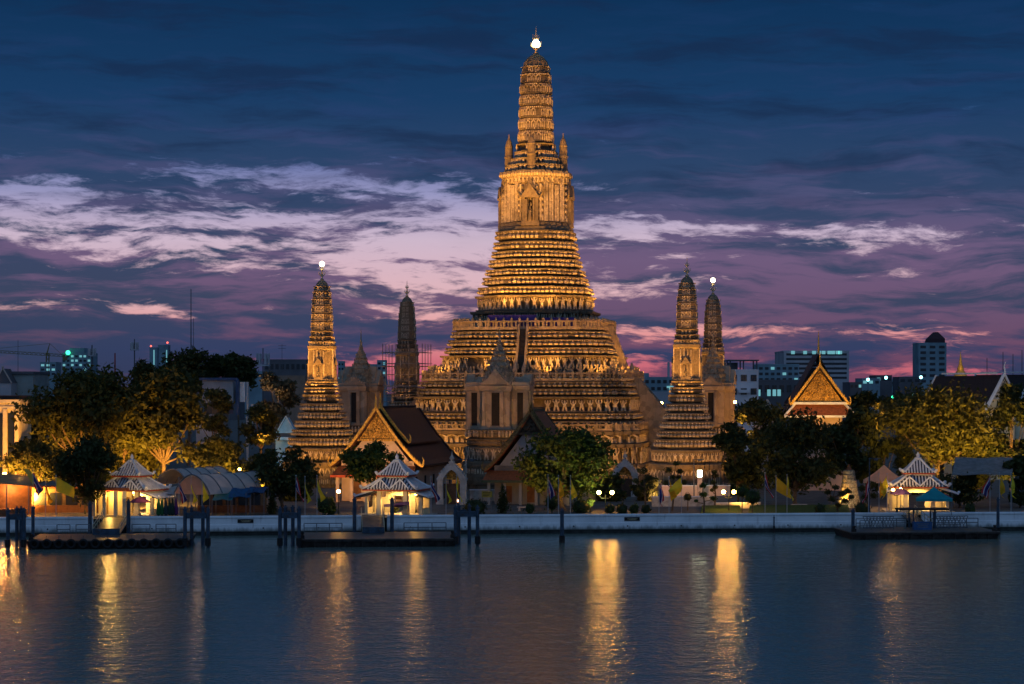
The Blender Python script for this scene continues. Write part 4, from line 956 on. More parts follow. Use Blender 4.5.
MB().add([(-2, 2, zt+.3), (9.7, 2, zt+.3), (9.7, 20, zt+.3), (-2, 20, zt+.3), (-1, 2, zt+4), (9.7, 2, zt+4), (9.7, 20, zt+4), (-1, 20, zt+4), (3.4, 6, zt+9), (5.4, 6, zt+9), (5.4, 15, zt+9), (3.4, 15, zt+9)],
         [(0, 1, 5, 4), (1, 2, 6, 5), (2, 3, 7, 6), (3, 0, 4, 7), (4, 5, 9, 8), (5, 6, 10, 9), (6, 7, 11, 10), (7, 4, 8, 11), (8, 9, 10, 11)]).build('pitched_roof', mat('dull_red_roof', (.06, .03, .035), .8, .2), tw)
kb = city(638, 674, 378, 760, 14, 'dim teal block with a chimney seen between the great tower and the right corner tower', CITYT, rows=2, cols=6, lit=.2, pbot=392, seed=3)
MB().tube((5, 4, 8), (5, 4, Z(362, 760)-GZ), .55, .45).build('chimney', CITY, kb); box_part(kb, 'stair_house', CITYT, -5.5, -2.5, 2, 7, Z(378, 760)-GZ, Z(373, 760)-GZ); box_part(kb, 'lit_sign', WINLIT, 4, 6.5, -.4, -.25, Z(388, 760)-GZ, Z(386, 760)-GZ)
city(636, 700, 393, 560, 10, 'long grey shed roof between the great tower and the right corner tower', CITY)
gb = city(62, 91, 354, 1500, 24, 'distant tower with a green lit emblem behind the left trees', CITYT, name='office_tower', rows=5, cols=7, lit=.35, pbot=376, seed=12)
zt = Z(354, 1500)-GZ
box_part(gb, 'roof_block', CITYT, -6, 5, 4, 18, zt, zt+4.5); MB().ball((-6.0, -1.2, zt+1.0), 1.7, 10, 6).build('emblem_light', GREENL, gb)
city(40, 56, 363, 1300, 16, 'small distant block beside the crane mast', CITYT, rows=3, cols=3, lit=.4, pbot=376, seed=13)
t1 = city(149.5, 157, 348.5, 2200, 14, 'slim distant tower with a bright vertical strip above the left trees', CITYT, name='office_tower'); box_part(t1, 'lit_strip', WINLIT, .2, 1.4, -.3, -.1, 10, Z(350, 2200)-GZ); MB().ball((-3, 3, Z(348, 2200)), 1.0, 8, 5).build('warning_light', REDL, t1)
t2 = city(158, 168, 346, 2300, 16, 'paired distant tower topped with red lights above the left trees', CITYT, name='office_tower'); box_part(t2, 'lit_strip', WINLIT, 3.6, 4.6, -.3, -.1, 10, Z(350, 2300)-GZ); MB().ball((4.5, 3, Z(344.5, 2300)), 1.1, 8, 5).build('warning_light', REDL, t2)
city(264, 306, 361, 620, 12, 'long flat roofed dark block behind the left corner tower', CITYD, rows=1, cols=8, pbot=372, seed=15)
city(272, 305, 377, 520, 9, 'tan block behind the pale lit tree left of the corner tower', mat('city_tan', (.25, .19, .14), .9, .2, .2))
city(377, 386, 361, 1500, 14, 'small teal tower beside the scaffolded tower', CITYT, rows=4, cols=2, lit=.3, pbot=380, seed=17)
city(338, 344, 362, 1500, 10, 'narrow teal block seen just right of the left corner tower', CITYT, rows=4, cols=2, lit=.3, pbot=380, seed=18)
city(366, 376, 365, 1550, 12, 'squat teal block next to the small teal tower', CITYT, rows=3, cols=3, lit=.2, pbot=380, seed=19)
r_ = random.Random(21)
for i, (a, b_, tp) in enumerate([(850, 862, 383), (862, 880, 379), (876, 892, 376), (888, 905, 380), (899, 921, 377.5), (944, 962, 380), (965, 985, 378), (990, 1020, 376), (800, 815, 384), (610, 640, 384), (425, 445, 386), (300, 320, 384), (240, 262, 372), (224, 240, 378)]):
    city(a, b_, tp, 800+r_.uniform(0, 500), 20, 'low dim city block on the horizon with hardly any lights', r_.choice([CITYD, CITYT, CITYD]), group='low city blocks on the horizon', rows=1, cols=3, lit=.12, pbot=tp+6, seed=i+30)
for i, (px_, py_, mt) in enumerate(((868, 380.5, CYAN), (886, 378.5, CYAN), (921, 378, CYAN), (912, 395, CYAN), (893, 398, GREENL), (264, 438, CYAN), (206, 374, GREENL), (13, 380, CYAN))):
    lo = thing('distant_lamp', Vector((X(px_, 420 if i == 5 else 520), 420 if i == 5 else 520, GZ)), ['teal lamp glowing over the low roofs right of the golden gable', 'second teal lamp right of the golden gable', 'teal lamp at the foot of the grey office tower', 'teal lamp shining through the yellow lit tree', 'green lamp low behind the right trees', 'bright teal lamp beside the blue gabled hut', 'small green lamp behind the left treetops', 'teal lamp on the pale building at the left edge'][i], 'lamp', 0, 'distant teal and green lamps')
    h_ = Z(py_, 420 if i == 5 else 520)-GZ
    MB().tube((0, 0, 0), (0, 0, h_), .07, .05, 6).build('pole', CITYD, lo); MB().ball((0, 0, h_+.2), .42 if i != 5 else .5, 10, 6).build('globe', mt, lo)
# crane, masts
cr = thing('tower_crane', Vector((X(46, 1300), 1300, GZ)), 'yellow tower crane with a long jib above the left rooftops', 'crane')
CRM = mat('crane_yellow', (.20, .16, .06), .6, .2); k = 1300/FPX
def lattice(m, p, q, w, n):
    p, q = Vector(p), Vector(q)
    up = Vector((0, 0, w)) if abs((q-p).normalized().z) < .7 else Vector((w, 0, 0)); sd = Vector((0, w, 0))
    for a in (Vector(), up, sd, up+sd): m.beam(tuple(p+a), tuple(q+a), w*.2)
    for i in range(n):
        a = p.lerp(q, i/n); b_ = p.lerp(q, (i+1)/n); m.beam(tuple(a), tuple(b_+up), w*.13); m.beam(tuple(a+up+sd), tuple(b_+sd), w*.13)
zj = Z(356, 1300)-GZ
m = MB(); lattice(m, (0, 0, 0), (0, 0, zj+2), 1.7, 14); m.build('mast', CRM, cr)
m = MB(); lattice(m, (12, 0, zj-.5), (-62, 0, zj+4), 1.5, 26); m.beam((11, 0, zj-1.5), (13.5, 0, zj-1.5), 2.6); m.build('jib', CRM, cr)
m = MB(); m.beam((0, .8, zj), (2.2, .8, zj+8), 1.0, .3); m.beam((2.2, .8, zj+8), (-40, .8, zj+4), .2); m.beam((2.2, .8, zj+8), (11, .8, zj), .2); m.build('cathead', CRM, cr)
def mast(px, Y, ptop, label, r=.25, head=False, red=False, name='antenna_mast', arms=0, rd=0):
    o = thing(name, Vector((X(px, Y), Y, GZ)), label, 'antenna'); h_ = Z(ptop, Y)-GZ
    MB().tube((0, 0, 0), (0, 0, h_), r*1.3, r*.6, 6).build('pole', mat('red_paint', (.35, .04, .03), .6, .2) if rd else CITYD, o)
    m = MB()
    if head:
        for i in range(6):
            a = i*math.pi/3; m.cbox(1.6*math.cos(a), 1.6*math.sin(a), h_-3, .5, .5, 3.0); m.tube((0, 0, h_-3), (1.6*math.cos(a), 1.6*math.sin(a), h_-3), .1)
        m.tube((0, 0, h_-5), (0, 0, h_-4.6), 2.0, 2.0, 10); m.build('antenna_panels', CITY, o)
    elif arms:
        for i in range(arms): m.beam((-1.1, 0, h_-.5-i*.8), (1.1, 0, h_-.5-i*.8), .1)
        m.build('aerials', CITYD, o)
    return o
mast(134.5, 900, 339, 'slim telecom mast with a ring of panels above the left trees', .4, True); mast(92, 900, 345, 'stubby telecom mast with panels beside the green lit tower', .5, True)
mast(115, 900, 353, 'short red mast standing above the left trees', .5, rd=1); mast(191, 620, 289, 'very tall thin aerial mast left of the left corner tower', .22); mast(193.5, 700, 318, 'thin shorter aerial next to the very tall mast', .15)
mast(18, 420, 340, 'thin bare pole rising at the left edge', .09); mast(263, 560, 348, 'white telecom pole with panels behind the left corner tower', .25, True); mast(282, 600, 344, 'thin cross armed aerial on the flat roof behind the left corner tower', .1, arms=2)
for i, (px_, tp) in enumerate(((1003, 352), (1013, 354), (987, 358), (1022, 350))): mast(px_, 420, tp, ['grey pole standing above the right hall roof', 'second grey pole above the right hall roof', 'pole left of the gable tip at the right edge', 'tallest pole at the right edge'][i], .12)
# left-edge and mid-left buildings
lb = city(-30, 33, 374, 400, 14, 'long pale low building behind the left edge trees', mat('pale_green_wall', (.30, .34, .32), .9, .15, .3)); zt = Z(374, 400)-GZ
MB().box(-6.5, 6.4, -.6, 14, zt, zt+.5).build('roof_slab', CITYD, lb)
gp = thing('gabled_roof', Vector((X(3, 395), 395, GZ)), 'small pink edged gable roof at the left edge of the skyline', 'roof')
zq = Z(383, 395)-GZ
m = MB(); m.prism([(-1.6, zq), (1.6, zq), (0, zq+2.8)][::-1], 0, 6); m.build('roof', CITYD, gp)
m = MB(); m.beam((-1.7, -.1, zq), (0, -.1, zq+2.9), .22); m.beam((1.7, -.1, zq), (0, -.1, zq+2.9), .22); m.ball((0, -.1, zq+3.1), .22, 8, 5); m.build('gable_trim', PINK, gp); MB().box(-1.5, 1.5, .2, 5.8, 0, zq).build('wall', CITY, gp)
cb = thing('columned_building', Vector((X(-6, 300), 300, GZ)), 'cream building with a heavy cornice and columns at the left edge', 'building')
zq = Z(403, 300)-GZ
MB().box(-3.4, 3.6, .6, 8, 0, zq).build('wall', CREAM, cb); MB().box(-3.6, 3.8, .2, 8.2, zq, zq+.5).build('cornice', CREAM, cb); MB().box(-3.5, 3.7, .3, 8.1, zq-.9, zq-.5).build('cornice', CREAM, cb)
for x in (-2.6, -.4, 1.6, 3.3): MB().box(x-.3, x+.3, .1, .55, 0, zq-.9).build('column', CREAM, cb)
for x in (-1.5, .6, 2.4): MB().box(x-.5, x+.5, .5, .64, 1, zq-1.5).build('window', WINDARK, cb)
MB().box(-3.3, 3.5, 1, 8, zq+.5, zq+1.1).build('roof', ROOFD, cb)
mbld = thing('concrete_block', Vector((X(215, 400), 400, GZ)), 'modern grey concrete building with blue roof edge behind the lit trees', 'building'); k = 400/FPX
def mz(p): return Z(p, 400)-GZ
CW = mat('grey_render', (.33, .32, .34), .9, .15, .4)
MB().box(-2.5, 3.6, 0, 8, mz(403), mz(380)).build('upper_storey', CW, mbld); MB().box(-3.8, 1.6, .5, 9, 0, mz(414)).build('lower_storey', CW, mbld); MB().box(-2.4, 2.6, 1.5, 7, mz(414), mz(403)).build('recess', WINDARK, mbld)
m = MB(); m.beam((-3, -.3, mz(379)), (4.0, -.3, mz(379)), .5); m.path([(4.0, -.3, mz(379)), (4.5, -.3, mz(381)), (4.5, -.3, mz(415))], [.4, .4, .4], 8); m.build('roof_pipe', mat('blue_pipe', (.05, .08, .16), .6, .2), mbld)
MB().box(4.8, 5.9, 0, 4, mz(402), mz(382)).build('side_block', WHITE, mbld); MB().tube((6.4, 0, 0), (6.4, 0, mz(382)), .25).build('drain_pipe', CITY, mbld)
for i in range(4): MB().add([(7+i*.8, 0, mz(424)), (7.5+i*.8, 0, mz(424)), (7.5+i*.8, 0, mz(404)), (7+i*.8, 0, mz(404)), (7+i*.8, 5, mz(424)), (7.5+i*.8, 5, mz(424)), (7.5+i*.8, 5, mz(404)), (7+i*.8, 5, mz(404))], [(0, 1, 2, 3), (7, 6, 5, 4), (0, 4, 5, 1), (1, 5, 6, 2), (2, 6, 7, 3), (3, 7, 4, 0)]).build('fin', CITY, mbld)
hb = thing('gabled_hut', Vector((X(286, 392), 392, GZ)), 'small pale blue gabled hut lit by a teal lamp, left of the corner tower', 'hut')
def hz(p): return Z(p, 392)-GZ
BLW = mat('pale_blue_wall', (.45, .62, .70), .8, .08)
MB().box(-2.0, 2.0, 0, 6, 0, hz(438)).build('wall', BLW, hb); MB().prism([(-1.7, hz(433)), (1.7, hz(433)), (0, hz(418))][::-1], -.1, 6).build('gable', BLW, hb)
m = MB(); m.beam((-2.0, -.2, hz(434)), (0, -.2, hz(416)), .2); m.beam((2.0, -.2, hz(434)), (0, -.2, hz(416)), .2); m.box(-3.4, 2.4, -1.2, 6, hz(440), hz(437)); m.build('roof_edge', WHITE, hb)
point('teal_lamp', Vector((X(264, 388)+.6, 387, Z(436, 388))), 160, (.3, .9, 1), .3)
sg = thing('gabled_roof', Vector((X(767, 345), 345, GZ)), 'small blue grey gable roof peeking over the trees left of the golden gable', 'roof')
zq = Z(416, 345)-GZ
MB().prism([(-1.7, zq), (1.7, zq), (0, zq+2.6)][::-1], 0, 6).build('roof', CITYT, sg); MB().box(-1.5, 1.5, .2, 5.5, 0, zq).build('wall', CITY, sg)
m = MB(); m.beam((-1.8, -.1, zq), (0, -.1, zq+2.8), .25); m.beam((1.8, -.1, zq), (0, -.1, zq+2.8), .25); m.build('gable_trim', BLW, sg)

for px, dv, sx_ in ((397, 7, -1), (132, 9, 1), (918, 9, -1)):
    c = bpt(px, dv, GZ); spot('roof_light', c+Vector((sx_*6, -12, 3.0)), c+Vector((0, 0, 5)), 2300, (1, .60, .22), 50, .7, .2)  # spots without fixtures, added in front to warm the pavilion roofs
# ================================================================== PIERS
def pier(pa, pb, vf, vb, label, ramp, rails, tyres=0, z=1.0):
    ua, ub = bu(pa, vf), bu(pb, vf); h = (ub-ua)/2; D = vb-vf; o = bank((ua+ub)/2, vf, 0)
    r = thing('floating_pier', o, label, 'pier', BA, 'floating piers'); uc = (ua+ub)/2
    m = MB(); m.add([(-h+.5, .4, -.6), (h-.5, .4, -.6), (h-.5, D, -.6), (-h+.5, D, -.6), (-h, 0, z-.1), (h, 0, z-.1), (h, D, z-.1), (-h, D, z-.1)],
          [(0, 3, 2, 1), (4, 5, 6, 7), (0, 1, 5, 4), (1, 2, 6, 5), (2, 3, 7, 6), (3, 0, 4, 7)])
    m.box(-h-.05, h+.05, -.12, 0, z-.32, z-.12)
    for i in range(int(2*h/1.4)): m.box(-h+.5+i*1.4, -h+.62+i*1.4, -.06, 0.2, -.2, z-.34)
    m.build('hull', RUST, r)
    MB().box(-h, h, 0, D, z-.1, z).build('deck', DECK, r)
    for px_ in rails:
        a, b_ = bu(px_[0], px_[2])-uc, bu(px_[1], px_[2])-uc; y = px_[2]-vf; m = MB(); n = max(1, round((b_-a)/1.6))
        for i in range(n+1): m.tube((a+(b_-a)*i/n, y, z), (a+(b_-a)*i/n, y, z+1.1), .06, n=6)
        for q in (.55, 1.1): m.tube((a, y, z+q), (b_, y, z+q), .055, n=6)
        m.build('railing', RAIL, r)
    for s_ in (-1, 1):
        m = MB(); m.cbox(s_*(h-.5), .5, z+.2, .5, .5, .4); m.tube((s_*(h-.5), .5, z+.4), (s_*(h-.5), .5, z+.75), .14, .22, 8); m.build('bollard', RUST, r)
    if ramp:
        a, b_ = bu(ramp[0], vb)-uc, bu(ramp[1], vb)-uc
        m = MB(); m.add([(a, D-2.5, z), (b_, D-2.5, z), (b_, -vf+.5, 2.2), (a, -vf+.5, 2.2), (a, D-2.5, z+.15), (b_, D-2.5, z+.15), (b_, -vf+.5, 2.35), (a, -vf+.5, 2.35)], [(0, 3, 2, 1), (4, 5, 6, 7), (0, 1, 5, 4), (1, 2, 6, 5), (2, 3, 7, 6), (3, 0, 4, 7)])
        gw = m.build('gangway', DECK, r)
        MB().box(a, b_, D-2.65, D-2.52, z+.02, z+.75).build('ramp_front', STEEL, gw)
        for x in (a, b_):
            m = MB()
            for i in range(6):
                f = i/5; y = D-2.4+(-vf+.3-D+2.4)*f; zz_ = z+.15+(1.3)*f; m.tube((x, y, zz_), (x, y, zz_+1.0), .045, n=6)
            m.tube((x, D-2.4, z+1.15), (x, -vf+.3, 3.45-.0), .045, n=6); m.tube((x, D-2.4, z+.65), (x, -vf+.3, 2.95), .04, n=6)
            m.build('handrail', mat('pale_yellow_rail', (.5, .45, .3), .5, .1), gw)  # handrails in plain pale yellow
    return r, uc, h, o
p1 = pier(26, 189, -20.5, -9, 'rusty floating pier hung with a long row of black tyres', (95, 122), [(57, 70, -9.3), (76, 90, -9.3), (132, 150, -9.3), (156, 176, -9.3)])
p2 = pier(298, 457, -20.5, -9, 'floating pier without tyres in front of the middle gate pavilion', (362, 384), [(304, 342, -9.3), (404, 446, -9.3)])
p3 = pier(851, 1000, -14, -5, 'dark floating pier with crowded rails below the teal canopy', (912, 926), [(856, 910, -5.3), (932, 978, -5.3), (860, 905, -9), (938, 960, -9)], z=.95)
# zigzag folding rails stacked on the right pier
for a, b_, lb in ((863, 892, 'folded lattice barrier on the left half of the right pier'), (936, 966, 'folded lattice barrier on the right half of the right pier')):
    u0, u1 = bu(a, -7), bu(b_, -7); r = thing('lattice_barrier', bank(u0, -7, .95), lb, 'barrier', BA); L = u1-u0; m = MB(); n = 9
    for i in range(n):
        x = L*i/n; m.beam((x, 0, .05), (x+L/n*1.6, 0, 1.5), .07); m.beam((x+L/n*1.6, .08, .05), (x, .08, 1.5), .07)
    m.build('lattice', RAIL, r); m = MB(); m.beam((0, 0, 1.5), (L*1.05, 0, 1.5), .09); m.beam((0, 0, .06), (L*1.05, 0, .06), .09); m.build('rail', STEEL, r)
r = thing('notice_box', bpt(922, -10, .95), 'blue panelled notice box standing on the right pier', 'notice box', BA)
MB().box(-1.15, 1.15, -.4, .4, 0, 1.0).build('panel', mat('blue_panel', (.03, .09, .22), .5, .2), r); m = MB()
for i, w_ in enumerate((.8, .6, .7)): m.box(-w_, w_, -.42, -.405, .7-.2*i, .78-.2*i)
m.build('lettering', RAIL, r)
r = thing('pier_shelter', bpt(922, -6.5, .95), 'dark open shelter frame over the gangway of the right pier', 'shelter', BA); m = MB()
for x in (-1.4, 1.4):
    for y in (-1, 1): m.beam((x, y, 0), (x, y, 2.3), .16)
m.build('frame', STEEL, r); MB().box(-3.2, 3.2, -1.2, 1.2, 2.3, 2.5).build('roof', RUST, r)
# tyres
def tyre(loc, rz, label):
    r = thing('tyre_fender', loc, label, 'tyre', rz, 'tyres along the left pier'); n = 18; q = 8; R0, r0 = .44, .17; m = MB(); vs = []; fs = []
    for i in range(n):
        a = 2*math.pi*i/n
        for j in range(q):
            b_ = 2*math.pi*j/q; rr_ = R0+r0*math.cos(b_); vs.append((rr_*math.cos(a), r0*1.1*math.sin(b_), rr_*math.sin(a)))
    for i in range(n):
        for j in range(q): fs.append((i*q+j, i*q+(j+1) % q, ((i+1) % n)*q+(j+1) % q, ((i+1) % n)*q+j))
    m.add(vs, fs); m.build('tread', RUBBER, r, True)
    m = MB(); m.tube((0, 0, .4), (0, .1, .95), .03, n=5); m.build('rope', RAIL, r); return r
T0 = None; TL = 'black tyre hanging in the row along the front of the left pier'
for i in range(13):
    u = p1[1]-p1[2]+1.0+i*(2*p1[2]-2.0)/12; loc = bank(u, -20.5-.32, .62)
    if T0 is None: T0 = tyre(loc, BA, TL)
    else: dup(T0, loc, BA, TL)
# mooring frames and piles
def pile(m, x, y, zt, r=.22): m.tube((x, y, -1.5), (x, y, zt), r, r, 10); m.tube((x, y, zt), (x, y, zt+.12), r*1.35, r*1.35, 10); m.tube((x, y, zt+.12), (x, y, zt+.4), r*.8, r*.3, 8)
def mooring(pa, pb, v, label, zt=4.5, dv=3.0, shift=.55):
    ua, ub = bu(pa, v), bu(pb, v); r = thing('mooring_gantry', bank(ua, v, 0), label, 'mooring gantry', BA, 'steel mooring frames beside the piers'); L = ub-ua
    for x, y in ((0, 0), (L, 0), (shift, dv), (L+shift*.2-.9, dv)):
        m = MB(); pile(m, x, y, zt); m.build('pile', STEEL, r)
    for y, s0, s1 in ((0, 0, L), (dv, shift, L-.9)): m = MB(); m.box(s0+.2, s1-.2, y-.2, y+.2, zt-1.0, zt-.35); m.build('crossbeam', STEEL, r)
    m = MB(); m.box(-.15, .15, .2, dv-.1, zt-.9, zt-.5); m.box(L-.35, L-.05, .2, dv-.1, zt-.9, zt-.5); m.build('brace', STEEL, r)
    m = MB()
    m.tube((L*.5-.9, -.1, .2), (L*.5+.9, -.1, .2), .42, .42, 8) if False else None
    for x in (0, L): m.tube((x, -.28, .3), (x, -.28, 1.2), .34, .34, 8)
    m.build('fender', RUBBER, r)
mooring(8, 24, -21, 'steel mooring frame at the left end of the tyre hung pier'); mooring(185, 208, -20.5, 'steel mooring frame at the right end of the tyre hung pier')
mooring(280, 299, -21, 'steel mooring frame at the left end of the middle pier'); mooring(455.5, 477.5, -20, 'steel mooring frame at the right end of the middle pier')
def lone(px, v, ptop, label, r=.24):
    o = thing('mooring_pile', bpt(px, v, 0), label, 'pile', BA, 'single mooring piles'); Y = bpt(px, v, 0).y; m = MB(); zt = Z(ptop, Y)-.4; pile(m, 0, 0, zt, r); m.build('post', STEEL, o)
    m = MB(); m.tube((0, 0, -.2), (0, 0, .9), r*1.5, r*1.5, 10); m.build('collar', RUST, o)
lone(562, -16, 508, 'single dark pile standing in open water right of the middle pier'); lone(90, -8.4, 501, 'pile left of the gangway on the tyre hung pier'); lone(128.5, -8.4, 499, 'pile right of the gangway on the tyre hung pier')
lone(33, -10, 505, 'pile behind the left end of the tyre hung pier', .2); lone(354.5, -8.4, 497, 'pile left of the gangway on the middle pier'); lone(392, -8.4, 497, 'pile right of the gangway on the middle pier')
lone(853, -13, 508, 'pile at the left end of the right pier', .22); lone(998, -6, 497, 'tall pile at the right end of the right pier', .2); lone(934.5, -7, 510, 'pile beside the blue notice box', .2); lone(774, -.6, 515, 'thin pipe standing against the white wall', .09)
# ================================================================== FLAGS
FR = mat('flag_red', (.42, .03, .035), .8, .1, trans=.25); FW = mat('flag_white', (.62, .60, .60), .8, .1, trans=.25); FB = mat('flag_blue', (.03, .03, .16), .8, .1, trans=.25)
FY = mat('flag_yellow', (.85, .68, .04), .8, .08, trans=.4); FO = mat('flag_orange', (.85, .45, .02), .8, .08, trans=.4); POLE = mat('flag_pole', (.40, .40, .40), .5, .1)
def flag(px, ptop, kind, openness, label, length=2.7, v=1.8, lean=0.0, pbot=None):
    b0 = bpt(px, v, GZ); zt = Z(ptop, b0.y)-GZ; r = thing('flag', b0, label, 'flag', 0, 'flags on poles along the river wall')
    m = MB(); m.tube((0, 0, -.1), (lean, 0, zt), .05, .035, 6); m.ball((lean, 0, zt+.05), .08, 6, 4); m.build('pole', POLE, r)
    rr_ = random.Random(int(px*7)); nu, nv = 16, 10; vs = []; fs = []; mi = []; Hh = 1.9; ph = rr_.uniform(0, 6); openness += .10 if openness > 0 else -.10; drop = math.sqrt(max(.0, 1-openness**2))
    top = zt-.12
    for i in range(nu+1):
        u = i/nu
        for j in range(nv+1):
            w_ = j/nv
            x = u*length*openness*(1-.25*w_*(1-openness))+(.10+.30*u)*math.sin(4*w_+2.5*u+ph)*(1-abs(openness))
            y = (.05+.16*u)*math.sin(u*8+w_*2.2+ph)+(1-openness)*.16*math.sin(w_*7+u*4)
            z = top-w_*Hh*(.96-.25*u*drop)-u*length*drop*(.92-.18*w_)
            vs.append((lean*z/zt+.05+x, y, z))
    for i in range(nu):
        for j in range(nv):
            a = i*(nv+1)+j; fs.append((a, a+1, a+nv+2, a+nv+1)); f = (j+.5)/nv
            mi.append(0 if f < 1/6 or f > 5/6 else (1 if f < 1/3 or f > 2/3 else 2))
    m = MB(); m.add(vs, fs)
    if kind == 't': m.mi = mi; m.build('cloth', [FR, FW, FB], r, True)
    else: m.build('cloth', FY if kind == 'y' else FO, r, True)
FL = [(33, 470, 't', .28, 'limp red white and blue flag at the far left, above the tyre hung pier'), (45.5, 479, 'o', .12, 'limp orange flag beside the leftmost red white and blue flag'), (56, 476, 'y', .75, 'half open yellow flag left of the yellow gateway'),
 (179, 478, 't', .18, 'limp red white and blue flag in front of the barrel tent'), (191, 477, 'y', .08, 'limp yellow flag at the middle of the barrel tent opening'), (202, 477, 'y', .10, 'limp yellow flag at the right side of the barrel tent opening'),
 (296, 476, 't', .22, 'limp red white and blue flag right of the blue awnings'), (305, 477, 'y', .08, 'limp yellow flag between the round tree and the lit hall door'), (317, 476, 'y', .2, 'slightly open yellow flag left of the lit hall door'),
 (431, 477, 't', .25, 'limp red white and blue flag right of the middle gate pavilion'), (446, 477, 'y', .06, 'limp yellow flag in front of the left white pointed gateway'), (456.5, 476, 'y', .08, 'limp yellow flag at the right jamb of the left white pointed gateway'),
 (548, 475, 't', .16, 'limp red white and blue flag below the bushy central tree'), (558.5, 476, 'o', .10, 'limp orange flag below the bushy central tree'), (570.5, 476, 'y', .10, 'limp yellow flag beside the large clipped shrub'),
 (659, 481, 't', .08, 'small limp red white and blue flag low among the topiary trees'), (669, 477, 'o', .16, 'limp orange flag in front of the topiary trees'), (681.5, 476, 'y', -.6, 'open yellow flag spread to the left before the lit court'),
 (765, 473, 't', .25, 'limp red white and blue flag right of the clipped round shrubs'), (776, 476, 'o', .62, 'open orange flag spread wide under the dark trees'), (787, 475, 'y', .12, 'limp yellow flag right of the open orange flag'),
 (868.5, 478, 't', -.2, 'limp red white and blue flag at the left end of the right pier'), (879, 474, 'o', .10, 'limp orange flag behind the right pier'), (887, 474, 'y', -.22, 'limp yellow flag left of the purple parasol'),
 (990, 474, 't', -.3, 'limp red white and blue flag right of the teal canopy'), (999.5, 473, 'o', .12, 'limp orange flag near the right edge'), (1011, 473, 'y', .06, 'limp yellow flag nearest the right edge')]
for a in FL: flag(*a)
# ================================================================== LAMPS
def lamp_post(px, Y, pg, label, arms=((0, 0),), gm=GLOBE, r=.26, z0=None, name='street_lamp'):
    z0 = GZ if z0 is None else z0; o = thing(name, Vector((X(px, Y), Y, z0)), label, 'street lamp'); h_ = Z(pg, Y)-z0
    IR = mat('lamp_iron', (.03, .035, .03), .5, .2)
    m = MB(); m.tube((0, 0, 0), (0, 0, .5), .16, .12, 8); m.tube((0, 0, .5), (0, 0, h_-.3), .06, .05, 8)
    for dx_, dz_ in arms:
        if dx_: m.path([(0, 0, h_-.8), (dx_*.6, 0, h_-.75+dz_), (dx_, 0, h_-.35+dz_)], [.05, .05, .05], 6)
    m.build('post', IR, o)
    for dx_, dz_ in arms: m = MB(); m.ball((dx_, 0, h_+dz_), r, 12, 8); m.build('globe', gm, o); m = MB(); m.tube((dx_, 0, h_+dz_-r-.1), (dx_, 0, h_+dz_-r*.7), .12, .14, 8); m.build('globe_cup', IR, o)
    return o
lamp_post(605.5, 272, 492.5, 'lit twin globe lamp below the right white gateway', ((-.88, 0), (.88, 0)))
lamp_post(728.8, 273, 492, 'lit twin globe lamp beside the clipped round shrubs', ((-.70, 0), (.70, 0)))
lamp_post(338.5, 268, 491.5, 'single lit globe lamp left of the middle gate pavilion', gm=GLOBES, r=.24)
lamp_post(416, 268, 493.5, 'single lit globe lamp on the right side of the middle gate pavilion', gm=GLOBES, r=.24)
lamp_post(215, 284, 468.5, 'white lit lantern above the barrel tent', gm=GLOBEW, r=.26); lamp_post(239.5, 286, 469.5, 'dimmer lantern among the trees right of the barrel tent', r=.18)
lamp_post(4.5, 270, 475, 'bright orange lamp at the left edge above the stall', gm=mat('orange_lamp_globe', (1, .5, .2), .5, 0, emit=(1.0, .36, .06), estr=420), r=.32)
lamp_post(897, 270, 489.5, 'lit twin globe lamp left of the right gate pavilion', gm=GLOBES, arms=((-.5, -.05), (.5, .05)), r=.19)
lamp_post(661.5, 372, 403, 'small orange lamp glowing beside the right slope of the great tower', r=.24); lamp_post(735, 352, 402, 'small orange lamp right of the corner towers', r=.24)
lamp_post(133, 266, 492, 'lit globe lamp before the yellow pavilion on the left', gm=GLOBES, r=.24); lamp_post(85, 268, 488, 'orange lamp half hidden under the dark left tree', r=.2)
r = thing('light_column', Vector((X(699.7, 312), 312, GZ)), 'bright white light box on a pale post at the foot of the corner tower', 'lamp'); h_ = Z(477, 312)-GZ
MB().box(-.35, .35, -.35, .35, 0, h_).build('post', PALE, r); MB().box(-.33, .33, -.33, .33, h_+.02, h_+1.05).build('lamp_box', mat('light_box', (1, 1, .8), .5, 0, emit=(.95, 1.0, .62), estr=12), r); MB().box(-.42, .42, -.42, .42, h_+1.06, h_+1.16).build('cap', PALE, r)
for px_, Y, pt, lb in ((466, 275, 459, 'tall bare lamp post with a cross arm right of the left white gateway'), (869.5, 268, 458, 'tall dark post with a short arm at the left end of the right pier'), (694, 305, 459, 'dark lamp post with an unlit head in front of the corner tower')):
    r = thing('lamp_post', Vector((X(px_, Y), Y, GZ)), lb, 'lamp post'); h_ = Z(pt, Y)-GZ
    MB().tube((0, 0, 0), (0, 0, h_), .11, .07, 8).build('post', PALE if px_ < 500 else STEEL, r); MB().box(-.1 if px_ > 500 else -1.0, 1.5 if px_ < 900 else .8, -.06, .06, h_-.12, h_).build('arm', STEEL, r); MB().box(.6, 1.1, -.14, .14, h_-.3, h_-.13).build('lamp_head', STEEL, r)
